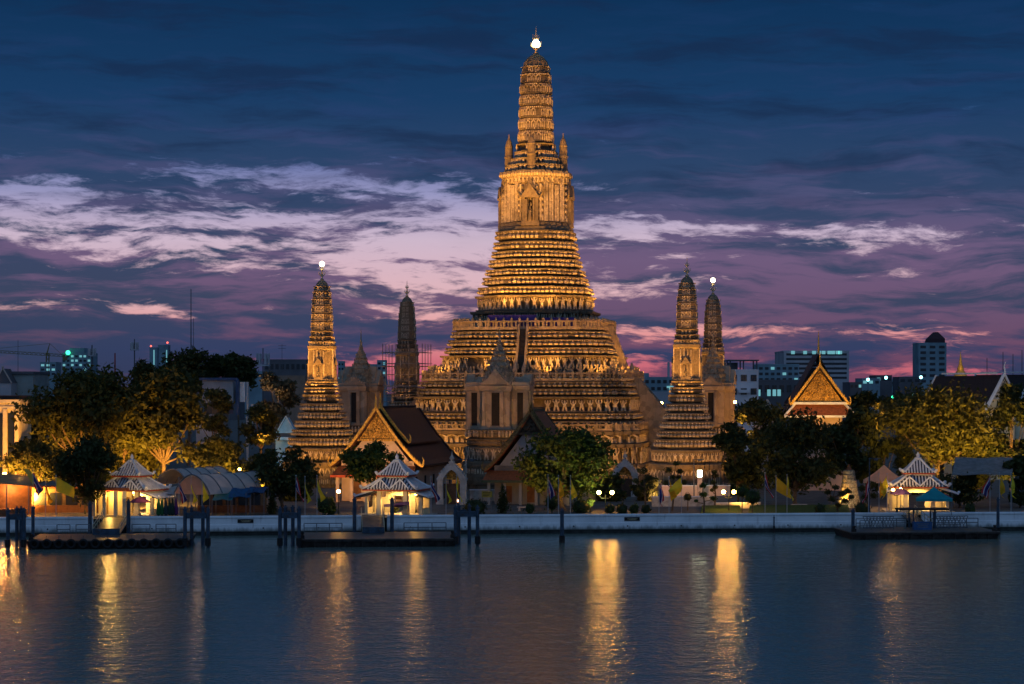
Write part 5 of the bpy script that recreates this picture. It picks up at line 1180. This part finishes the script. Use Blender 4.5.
# ================================================================== TENTS, CANOPIES, PARASOLS
TENT = mat('tent_canvas', (.60, .56, .52), .8, .12, .8, trans=.3); TENTP = mat('peach_canvas', (.62, .42, .28), .8, .08, .8, trans=.4)
def barrel(px, v, w, rise, hz_, L, rz, label, front=True):
    r = thing('barrel_tent', bpt(px, v, GZ), label, 'tent', rz); n = 14; m = MB()
    pts = [(-w+2*w*i/n, hz_+rise*math.sin(math.pi*i/n)**.8) for i in range(n+1)]
    for i in range(n):
        a, b_ = pts[i], pts[i+1]
        m.add([(a[0], 0, a[1]), (b_[0], 0, b_[1]), (b_[0], L, b_[1]), (a[0], L, a[1]), (a[0], 0, a[1]-.06), (b_[0], 0, b_[1]-.06), (b_[0], L, b_[1]-.06), (a[0], L, a[1]-.06)], [(0, 1, 2, 3), (7, 6, 5, 4), (0, 4, 5, 1), (2, 6, 7, 3)])
    m.build('canvas', TENT, r)
    for k in range(6):
        m = MB(); y = L*k/5; m.path([(a[0], y, a[1]+.06) for a in pts], [.09]*len(pts), 6); m.build('rib', RAIL, r)
    if front: m = MB(); m.prism([(x, z-.1) for x, z in pts][::-1], .15, .2); m.build('end_panel', TENTP, r)
    for x in (-w, w):
        for k in range(4): m = MB(); m.tube((x, L*k/3, 0), (x, L*k/3, hz_), .06, n=6); m.build('leg', RAIL, r)
barrel(192, 6, 2.9, 2.4, 2.9, 13, R(-30), 'barrel roofed canvas tent with a glowing peach end panel'); barrel(172, 16, 2.8, 2.1, 3.6, 10, R(-30), 'second barrel roofed tent half hidden behind the peach fronted one', False)
spot('tent_lamp', bpt(201, 11, GZ+.8), bpt(197, 8.5, GZ+4), 900, (1, .58, .26), 120, .6, .2)
def canopy(px, v, w, d, z0, z1, label, mt, rz=0.0, sag=.2, cat='canopy'):
    r = thing('canopy', bpt(px, v, GZ), label, cat, rz); m = MB()
    n = 4; L = [(w*(1-i/n), d*(1-i/n), z0+(z1-z0)*(i/n)**1.2) for i in range(n)]+[(.05, .05, z1)]
    m.loft([[(-a, -b_, z), (a, -b_, z), (a, b_, z), (-a, b_, z)] for a, b_, z in L]); m.build('cloth', mt, r)
    m = MB()
    for s_ in (-1, 1): m.box(-w, w, s_*d-.02, s_*d+.02, z0-.32, z0); m.box(s_*w-.02, s_*w+.02, -d+.03, d-.03, z0-.32, z0)
    m.build('valance', mt, r)
    for sx_ in (-1, 1):
        for sy in (-1, 1): m = MB(); m.tube((sx_*w*.95, sy*d*.95, 0), (sx_*w*.95, sy*d*.95, z0), .04, n=6); m.build('leg', RAIL, r)
    return r
TEAL = mat('teal_canvas', (.02, .33, .36), .7, .12, trans=.2); BLUET = mat('blue_tarp', (.02, .10, .22), .6, .25, trans=.15); TEALT = mat('green_blue_tarp', (.02, .20, .22), .6, .25, trans=.15)
canopy(934, 1.6, 2.3, 1.8, 2.1, 3.6, 'teal pyramid canopy in front of the right gate pavilion', TEAL, TH)
canopy(884, 15, 2.8, 2.2, 3.9, 6.0, 'peach canvas canopy left of the right gate pavilion, lit from below', TENTP, TH); point('canopy_lamp', bpt(884, 15, GZ+3.2), 420, (1, .6, .3), .15)
def tarp(pts, label, mt, name='awning'):
    r = thing(name, Vector(pts[0])*0+Vector((pts[0][0], pts[0][1], GZ)), label, 'awning'); b0 = Vector((pts[0][0], pts[0][1], GZ)); q = [Vector(p)-b0 for p in pts]; n = 6; vs = []; fs = []
    for i in range(n+1):
        for j in range(n+1):
            u, w_ = i/n, j/n; p = q[0]*(1-u)*(1-w_)+q[1]*u*(1-w_)+q[2]*u*w_+q[3]*(1-u)*w_; p.z -= .35*math.sin(math.pi*u)*math.sin(math.pi*w_)+.08*math.sin(9*u+4*w_); vs.append(tuple(p))
    for i in range(n):
        for j in range(n): a = i*(n+1)+j; fs.append((a, a+1, a+n+2, a+n+1))
    m = MB(); m.add(vs, fs); m.add([(x, y, z-.03) for x, y, z in vs], [f[::-1] for f in fs]); m.build('cloth', mt, r)
    for p in q: m = MB(); m.tube((p.x, p.y, 0), (p.x, p.y, p.z), .05, n=6); m.build('pole', RAIL, r)
def q4(pa, pb, za, zb, v0, v1, dpx=4): return [tuple(bpt(pa, v0, za)), tuple(bpt(pb, v0, za)), tuple(bpt(pb+dpx, v1, zb)), tuple(bpt(pa+dpx, v1, zb))]
tarp(q4(212, 232, 4.4, 5.2, 3, 8), 'green blue tarp awning at the right foot of the barrel tent', TEALT); tarp(q4(228, 250, 4.7, 5.6, 4, 9), 'bright blue tarp awning between the two other tarps', BLUET); tarp(q4(246, 264, 5.2, 5.7, 5, 10), 'dark blue tarp awning nearest the dark round tree', mat('dark_blue_tarp', (.02, .06, .14), .6, .25))
tarp(q4(952, 1012, 6.9, 9.0, 12, 19, 3), 'long grey roof sheet under the yellow lit tree at the right', mat('grey_sheet', (.22, .20, .19), .7, .25)); tarp(q4(160, 176, 4.9, 5.7, 8, 12, 4), 'grey white lean-to sheet right of the left pavilion', TENT)
def parasol(px, v, r0, z0, label, mt, pole_h=None):
    r = thing('parasol', bpt(px, v, GZ), label, 'parasol'); m = MB(); n = 10
    prof = [(z0, r0), (z0+.35*r0*.6, r0*.7), (z0+.55*r0*.8, r0*.3), (z0+.5*r0, .03)]
    m.lathe([(z0-.02, r0*.98)]+prof, n); m.build('cloth', mt, r); m = MB()
    for i in range(n):
        a = 2*math.pi*i/n; m.tube((0, 0, z0+.45*r0), (r0*math.cos(a), r0*math.sin(a), z0+.04), .025, n=4)
    m.build('ribs', RAIL, r); MB().tube((0, 0, 0), (0, 0, z0+.6*r0), .04, .03, 6).build('pole', RAIL, r)
MAG = mat('magenta_cloth', (.25, .06, .13), .8, .15, trans=.25); PUR = mat('purple_cloth', (.20, .09, .22), .8, .15, trans=.25)
parasol(140, 2.8, 1.4, 2.0, 'reddish pink parasol in front of the left gate pavilion', MAG); parasol(900.5, 3, 1.5, 2.6, 'purple parasol left of the teal canopy', PUR)
parasol(942, 4.5, 1.5, 1.9, 'pink parasol edge showing below the teal canopy', MAG)
CU = [(158.5, (.02, .12, .03)), (162, (.03, .16, .05)), (166, (.03, .05, .05)), (169.5, (.02, .07, .05)), (172.5, (.02, .04, .03)), (176, (.12, .03, .14))]
for i, (px_, c) in enumerate(CU):
    r = thing('folded_parasol', bpt(px_, 3+.3*(i % 2), GZ), ['folded green parasol nearest the left gate pavilion', 'second folded parasol, the brightest green one', 'folded charcoal parasol in the middle of the row', 'folded dark teal parasol in the row', 'folded black green parasol beside the purple one', 'folded purple parasol at the right end of the row'][i], 'parasol', 0, 'folded parasols')
    MB().lathe([(.25, .10), (.5, .30), (1.4, .24), (2.3, .10), (2.5, .03)], 8).build('cloth', mat('folded_cloth_%d' % i, c, .8, .2), r); MB().tube((0, 0, 0), (0, 0, 2.7), .03, n=6).build('pole', RAIL, r)
# purple drape in the middle pavilion
tarp([tuple(bpt(384, 2.0, 3.5)), tuple(bpt(409, 2.0, 3.75)), tuple(bpt(409, 4.2, 4.0)), tuple(bpt(384, 4.2, 3.6))], 'sagging purple awning at the middle gate pavilion', PUR)
# stall at the left edge
st_ = thing('food_stall', bpt(8, 8, GZ), 'warm lit stall with a sloping yellow roof at the left edge', 'stall', R(8))
MB().add([(-3, -2, 4.6), (3.2, -2, 4.1), (3.2, 3, 5.0), (-3, 3, 5.6), (-3, -2, 4.45), (3.2, -2, 3.95), (3.2, 3, 4.85), (-3, 3, 5.45)], [(0, 1, 2, 3), (7, 6, 5, 4), (0, 4, 5, 1), (1, 5, 6, 2), (2, 6, 7, 3), (3, 7, 4, 0)]).build('roof', mat('stall_roof', (.40, .22, .10), .7, .2), st_)
MB().add([(2.2, -2.1, 6.2), (2.8, -2.1, 6.2), (4.6, -2.1, 3.6), (3.6, -2.1, 3.6), (2.2, -1.9, 6.2), (2.8, -1.9, 6.2), (4.6, -1.9, 3.6), (3.6, -1.9, 3.6)], [(3, 2, 1, 0), (4, 5, 6, 7), (0, 1, 5, 4), (1, 2, 6, 5), (2, 3, 7, 6), (3, 0, 4, 7)]).build('yellow_board', mat('yellow_board', (.6, .42, .06), .6, .1), st_)
MB().box(-2.8, 2.8, 2.4, 2.6, 0, 4.3).build('back_wall', mat('teak_door', (.16, .07, .03)), st_); MB().box(-2.6, 2.4, -1.4, -.6, 0, 1.0).build('counter', mat('teak_door', (.16, .07, .03)), st_)
for x in (-2.8, 0, 2.8): MB().tube((x, -1.8, 0), (x, -1.8, 4.1), .07, n=6).build('post', RAIL, st_)
point('stall_lamp', bpt(8, 9, GZ+3.4), 800, (1, .45, .12), .15)
# shop fronts behind the left trees
for px_, v, w_, lb in ((58, 16, 5.5, 'row of dim wooden shop fronts behind the left flags'), (232, 14, 4.5, 'dark stall counter under the blue awnings')):
    r = thing('shop_front', bpt(px_, v, GZ), lb, 'shop', BA)
    MB().box(-w_, w_, 0, 3, 0, 3.2).build('wall', mat('shop_wall', (.20, .14, .08), .8, .3), r); MB().box(-w_-.3, w_+.3, -1.2, 3.2, 3.2, 3.4).build('roof', ROOFO, r)
    for i in range(5): x = -w_+.3+i*(2*w_-.6)/5; MB().box(x, x+(2*w_)/5*.7, -.08, .1, .8, 2.6).build('window', WINDARK, r)
    MB().box(-w_, w_, -1.0, -.4, 0, .95).build('counter', mat('teak_door', (.16, .07, .03)), r)
# yellow gateway screen at the left landing
r = thing('gateway_screen', bpt(109, 6, GZ), 'glowing yellow wall and posts behind the left landing', 'gateway', TH)
MB().box(-2.3, 2.3, 2.2, 2.5, -.3, 3.4).build('wall', CREAM, r)
for x in (-2.0, -.6, .9, 2.1): MB().box(x-.2, x+.2, -.2, .2, -.2, 3.3).build('column', CREAM, r)
for x in (-1.3, 1.5): MB().box(x-.35, x+.35, 2.08, 2.22, .2, 2.4).build('door', mat('ochre_door', (.25, .14, .03), .7, .2), r)
MB().box(-2.6, 2.6, -.4, 2.7, 3.4, 3.7).build('roof', ROOFO, r); point('gateway_lamp', bpt(109, 6.8, GZ+2.6), 330, (1, .58, .12), .15)
# bell shaped lit shrine
r = thing('bell_shrine', Vector((X(849, 284), 284, GZ)), 'tapering tiled bell shaped shrine lit from its left side', 'shrine'); zq = Z(470, 284)-GZ
m = MB(); prof = [(0, 2.1)]; 
for i in range(9): f = i/9; w_ = 1.75-1.0*f**.8; prof += [(zq*f+.02, w_), (zq*(f+.09), w_-.04), (zq*(f+.1), w_-.14)]
m.lathe(prof+[(zq, .7)], 12); m.build('bell', mat('brass_tiles', (.30, .26, .17), .5, .5, 5, metal=.2), r); MB().lathe([(zq, .45), (zq+.3, .3), (zq+.8, .06)], 8).build('tip', ROOFO, r)
spot('shrine_light', bpt(833, 14, GZ+.4), Vector((X(849, 284), 284, GZ+3)), 1200, (1, .7, .3), 70)
# boards and steps
r = thing('signboard', Vector((X(487, 274), 274, GZ)), 'yellowish signboard on two posts left of the clipped dark tree', 'sign', TH)
MB().box(-.72, .72, -.05, .05, 1.9, 2.7).build('board', mat('sign_yellow', (.42, .28, .04), .7, .15), r); m = MB()
for i in range(3): m.box(-.55, .5-.1*i, -.062, -.052, 2.5-.2*i, 2.57-.2*i)
m.build('lettering', DARKHOLE, r)
for x in (-.6, .6): MB().tube((x, 0, 0), (x, 0, 1.9), .05, n=6).build('post', RAIL, r)
for px_, Y, lb in ((525, 276, 'pale stone bench under the bushy central tree'), (799, 282, 'pale stone bench under the dark right trees')):
    r = thing('stone_bench', Vector((X(px_, Y), Y, GZ)), lb, 'bench', BA); MB().box(-1.1, 1.1, -.3, .3, .42, .54).build('seat', PALE, r)
    for x in (-.8, .8): MB().box(x-.14, x+.14, -.25, .25, 0, .42).build('leg', PALE, r)
# ================================================================== TREES
TG = 'broad trees along the riverside'
tree(82, 288, 66, 366, 462, 'broad dark tree with orange lit lower limbs behind the left landing', 1, LEAFY, 9000, .42, TG, clumps=26)
tree(165, 292, 50, 364, 466, 'broad tree glowing orange on its lower right half behind the barrel tent', 2, LEAFY, 8500, .42, TG, clumps=24)
tree(90, 262.5, 39, 434, 502, 'dark leafy tree hanging over the yellow gateway and the left flags', 3, LEAF, 5200, .32, TG, clumps=16)
tree(28, 272, 34, 440, 490, 'tree burning orange from the lamp at the left edge', 4, LEAFY, 3800, .32, TG, clumps=14)
tree(126, 296, 34, 374, 455, 'dark green tree filling the middle of the left bank canopy', 41, LEAFY, 5000, .40, TG, clumps=16)
tree(215, 330, 26, 384, 440, 'dim green tree in front of the modern grey building', 42, LEAF, 2400, .42, TG, clumps=11)
tree(188, 440, 33, 347, 395, 'dark tree with a domed top behind the broad left trees', 5, LEAF, 3200, .5, TG, clumps=14)
tree(238, 440, 22, 350, 395, 'dark upright tree above the modern grey building', 6, LEAF, 2600, .5, TG, clumps=12)
tree(218, 290, 32, 434, 482, 'orange lit low tree behind the lantern over the barrel tent', 7, LEAFY, 3800, .36, TG, clumps=14)
tree(284, 274, 40, 446, 500, 'round dark tree right of the blue awnings', 8, LEAF, 4600, .33, TG, clumps=16)
tree(262, 282, 22, 446, 485, 'lit yellow green tree left of the round dark tree', 9, LEAFY, 2200, .34, TG, clumps=10)
tree(371, 281, 31, 440, 484, 'small spreading tree in front of the pink hall gable', 10, LEAFG, 3800, .32, TG, clumps=12)
tree(563, 277, 50, 427, 497, 'bushy central tree, lit orange at left and green at right', 11, LEAFG, 8000, .34, TG, clumps=22)
tree(738, 292, 28, 412, 488, 'dark tree just right of the corner towers', 12, LEAF, 3600, .38, TG, clumps=14)
tree(795, 285, 46, 408, 496, 'wide dark tree below the golden gable', 13, LEAF, 6500, .36, TG, clumps=20)
tree(850, 298, 40, 405, 482, 'dark tree right of the golden gable', 14, LEAF, 4600, .40, TG, clumps=16)
tree(940, 300, 66, 382, 466, 'large tree lit golden yellow behind the right gate pavilion', 15, LEAFY, 13000, .33, TG, clumps=26)
tree(1012, 296, 30, 382, 480, 'dark tree at the right edge in front of the gabled hall', 16, LEAF, 4200, .40, TG, clumps=14)
tree(278, 400, 23, 370, 420, 'pale pink lit tree left of the left corner tower', 17, LEAFP, 2600, .50, TG, clumps=12)
tree(30, 320, 34, 400, 470, 'dark tree filling the gap beside the columned building', 18, LEAF, 3200, .42, TG, clumps=12)
tree(870, 340, 26, 388, 440, 'dim tree behind the golden gable at its right', 19, LEAF, 2200, .45, TG, clumps=10)
tree(905, 330, 30, 392, 440, 'dark tree behind the golden yellow tree', 20, LEAF, 2400, .45, TG, clumps=10)
tree(260, 345, 26, 405, 445, 'dark low tree beside the gabled hut with the teal lamp', 21, LEAF, 2200, .42, TG, clumps=10)
tree(135, 300, 46, 425, 480, 'orange lit tree filling the gap behind the left pavilion roof', 22, LEAFY, 4600, .38, TG, clumps=16)
tree(60, 302, 50, 420, 485, 'shadowy orange tinted tree behind the left flags', 23, LEAFY, 3800, .4, TG, clumps=14)
tree(768, 330, 34, 398, 450, 'dark tree left of the golden gable', 24, LEAF, 2600, .45, TG, clumps=10)
tree(960, 282, 30, 470, 504, 'low dark tree behind the teal canopy', 25, LEAF, 2600, .30, TG, clumps=10)
tree(213, 445, 26, 354, 395, 'dark tree joining the two domed trees behind the left bank', 26, LEAF, 2800, .5, TG, clumps=12)
tree(152, 445, 26, 356, 395, 'dark crown rising behind the middle of the broad left trees', 29, LEAF, 2600, .5, TG, clumps=12)
tree(700, 420, 60, 392, 430, 'distant dark tree line piece behind the right corner tower', 27, LEAF, 1500, .6, TG, clumps=10)
tree(60, 420, 40, 384, 420, 'dark tree in front of the long pale building', 28, LEAF, 2200, .55, TG, clumps=10)
for i, (px_, Y_, hw_, pt_, pb_, lb) in enumerate(((880, 312, 26, 425, 496, 'dark leafy tree filling the ground left of the right pavilion'), (985, 308, 34, 440, 500, 'dark low tree behind the grey roof sheet'), (745, 318, 26, 440, 500, 'dark low tree beside the pink court wall'), (905, 318, 24, 440, 500, 'dark low tree behind the peach canopy'), (225, 312, 30, 440, 500, 'dark low tree behind the blue awnings'), (300, 300, 22, 462, 508, 'dark low tree between the round tree and the brown roofed hall'), (100, 306, 34, 455, 505, 'dark low tree in the gap behind the yellow gateway'), (1020, 282, 20, 455, 505, 'dark low tree in the right corner'), (610, 300, 22, 472, 506, 'dark low tree behind the left lamp pair'), (650, 300, 16, 478, 506, 'dark low tree behind the dense topiary'))):
    tree(px_, Y_, hw_, pt_, pb_, lb, 90+i, LEAF, 2600, .36, 'low filler trees in the grounds', clumps=12)
# shrubs
SG = 'clipped round shrubs in the garden'
shrub(581, 271, 9.5, 507, 'largest clipped shrub, lit yellow green, left of the lit lamps', 31, LEAFB, 900, .15, SG, sz=.85); shrub(475, 268, 12, 512, 'dark rounded shrub behind the right mooring frame', 32, LEAF, 800, .17, SG, sz=.7)
shrub(742, 270, 7, 492, 'bright clipped ball shrub right of the lit lamps', 33, LEAFB, 700, .14, SG, sz=.8); shrub(752.5, 268, 9, 497, 'larger clipped ball shrub left of the flag', 34, LEAFB, 900, .14, SG, sz=.85)
shrub(687.7, 276, 4, 497, 'small dark ball shrub on the lawn', 35, LEAF, 300, .12, SG); shrub(590.5, 272, 4, 502, 'small shrub right of the largest clipped shrub', 36, LEAFB, 300, .14, SG)
shrub(552, 269, 7, 502, 'dark green shrub behind the orange flag', 37, LEAFB, 600, .17, SG, sz=1.2); shrub(325, 266, 9, 505, 'green shrub left of the middle gate pavilion', 38, LEAFB, 700, .18, SG, sz=1.1)
for i, (px_, r0, lb) in enumerate(((610, 5, 'low bush under the left twin globe lamp'), (622, 6, 'low bush right of the left twin globe lamp'), (634, 5, 'low bush left of the topiary trees'), (646, 5, 'low bush at the foot of the topiary'), (820, 6, 'low bush before the bell shaped shrine'), (862, 8, 'bush at the left end of the right pier'), (970, 6, 'low bush right of the teal canopy'), (395, 4, 'tiny bush at the middle pavilion'), (530, 5, 'low bush by the stone bench'))):
    shrub(px_, 269, r0, 509, lb, 50+i, LEAF if i % 2 else LEAFB, 350, .16, 'low bushes behind the river wall', name='low_bush')
def conifer(px, Y, pt, w_px, label, seed, mt=LEAF):
    z1 = Z(pt, Y)-GZ; r = thing('clipped_conifer', Vector((X(px, Y), Y, GZ)), label, 'shrub', 0, 'clipped conifers'); w_ = w_px*Y/FPX
    MB().tube((0, 0, 0), (0, 0, z1*.8), .1, .05, 6).build('trunk', BARK, r)
    cl = [(0, 0, z1*f, w_*(1.15-f)*.9) for f in (.2, .35, .5, .65, .8, .9)]; leaves('crown', mt, r, cl, 900, .17, seed, 1.0)
conifer(272, 268, 494, 6, 'dark conical shrub under the round dark tree', 61); conifer(503, 270, 484, 9, 'dark tiered tree in front of the white columned porch', 62); conifer(332, 267, 496, 5, 'small conical shrub beside the single globe lamp', 63, LEAFB)
def topiary(px, Y, pads, label, seed, pb=512):
    r = thing('topiary_tree', Vector((X(px, Y), Y, GZ)), label, 'topiary tree', 0, 'cloud pruned topiary trees'); m = MB(); k = Y/FPX; base = Vector((0, 0, 0)); cl = []
    top = Vector(((pads[0][0]-px)*k*.5, 0, (Z(pads[0][1], Y)-GZ)*.75)); m.path([(0, 0, -.1), tuple(top*.5+Vector((.15, 0, 0))), tuple(top)], [.15, .11, .08], 6); rr_ = random.Random(seed)
    for a, b_, c in pads:
        p = Vector(((a-px)*k, rr_.uniform(-.5, .5), Z(b_, Y)-GZ)); cl.append((*p, c*k)); s0 = top*min(1, max(.3, p.z/max(.1, top.z)*.8)); m.path([tuple(s0), tuple(s0.lerp(p, .6)+Vector((0, 0, -.1))), tuple(p)], [.07, .055, .04], 5)
    m.build('trunk', BARK, r)
    for c in cl: leaves('foliage', LEAFB if seed % 2 else LEAF, r, [c], 220, .13, seed+int(c[2]*100), .7)
topiary(672, 274, [(676, 463, 3.4), (668, 470, 4), (680.5, 471.5, 3), (673, 477, 2.6), (684, 482, 3), (666, 483, 3), (677, 487, 2.5), (679, 477, 2.4)], 'tall cloud pruned tree with many dark pads before the court wall', 72)
topiary(645, 271, [(643, 471, 5), (648, 478, 5), (636, 481, 4), (650, 486, 4), (640, 490, 5), (633, 487, 3)], 'dense cloud pruned tree right of the white gateway', 74)
topiary(703.5, 270, [(702.6, 485.5, 3.4), (703.5, 494.5, 4), (713.5, 498.5, 3.2), (696, 501, 1.8)], 'small three ball topiary in front of the lawn', 73)
topiary(714.5, 280, [(714, 472, 2.5), (715, 476, 3), (713, 482, 2.6), (715, 487, 2.6), (712, 490, 2)], 'slim stacked topiary beside the light box', 76)
topiary(838, 272, [(828, 492, 4), (835, 487, 3.5), (842, 494, 4), (848, 491, 3.5), (832, 499, 4), (845, 501, 4), (838, 505, 3), (851, 497, 3)], 'dark cloud pruned tree in front of the bell shaped shrine', 78)
topiary(868, 270, [(862, 488, 4), (872, 484, 4), (866, 497, 5), (874, 496, 4)], 'dark cloud pruned tree beside the left end of the right pier', 80)
# ------------------------------------------------------------------ lamps in the gardens, without fixtures
OR = (1, .43, .06); YE = (1, .50, .07)
GK = 3.2
def up(px, Y, z, tpx, tY, tz_, pw, col=OR, size=110): return spot('garden_floodlight', Vector((X(px, Y), Y, z)), Vector((X(tpx, tY), tY, tz_)), pw*GK, col, size, .8, .2)
point('garden_lamp', Vector((X(20, 266.5), 266.5, 7.0)), 4200, (1, .42, .06), .25); point('garden_lamp', Vector((X(38, 275), 275, 5.0)), 1800, OR, .25); point('garden_lamp', Vector((X(52, 290), 290, 4.5)), 2400, OR, .2)  # first one is a bare light added before the leaves to strengthen their orange
up(128, 277, 3, 145, 292, 7, 12500, OR, 100); up(192, 280, 5, 185, 292, 9, 10000, (1, .48, .07), 100); up(70, 279, 3, 75, 290, 7, 8000, OR, 100); up(24, 268, 4, 28, 273, 7, 6000, OR, 120); up(225, 278, 5, 220, 290, 9, 2800, (1, .48, .08), 120); up(262, 272, 5.5, 258, 283, 9, 900, YE, 110)
up(520, 268, 4.5, 540, 277, 9, 1300, OR, 90); up(598, 270, 3, 580, 277, 9, 700, (.9, .9, .25), 100)
up(918, 282, 5, 932, 300, 14, 4500, YE, 80); up(985, 284, 4, 968, 300, 16, 10500, YE, 100); up(845, 282, 3, 820, 290, 9, 600, OR, 100); up(740, 278, 3, 745, 292, 10, 500, YE, 100)
up(258, 392, 10, 276, 400, 24, 2500, (1, .60, .38), 50); up(350, 272, 3, 372, 282, 9, 350, YE, 100)
# halls
up(350, 283, 3, 372, 298, 11, 1800, (1, .52, .18), 90); up(398, 283, 4.5, 385, 298, 12, 1500, (1, .55, .2), 80); up(320, 280, 2.6, 345, 300, 5, 700, OR, 90)
spot('gable_light', Vector((X(820, 318), 318, 12)), Vector((X(820, 330), 330, 19)), 6500, (1, .50, .09), 80, .6, .2)
up(1000, 340, 12, 1008, 368, 17, 2500, (1, .75, .5), 60); up(970, 640, 8, 961, 690, 22, 22000, (1, .6, .12), 40); up(5, 292, 3, -4, 300, 10, 1300, OR, 100)
spot('arch_light', Vector((X(640, 314), 314, 4.5)), Vector((X(634, 318), 318, 6)), 600, (1, .95, .6), 90, .6, .15); up(660, 296, 3, 690, 325, 5, 2200, (1, .45, .2), 110)
spot('gate_light', bpt(458, 30, 2.6), Vector((X(452, 316), 316, 7)), 380, (1, .85, .65), 90, .6, .2)
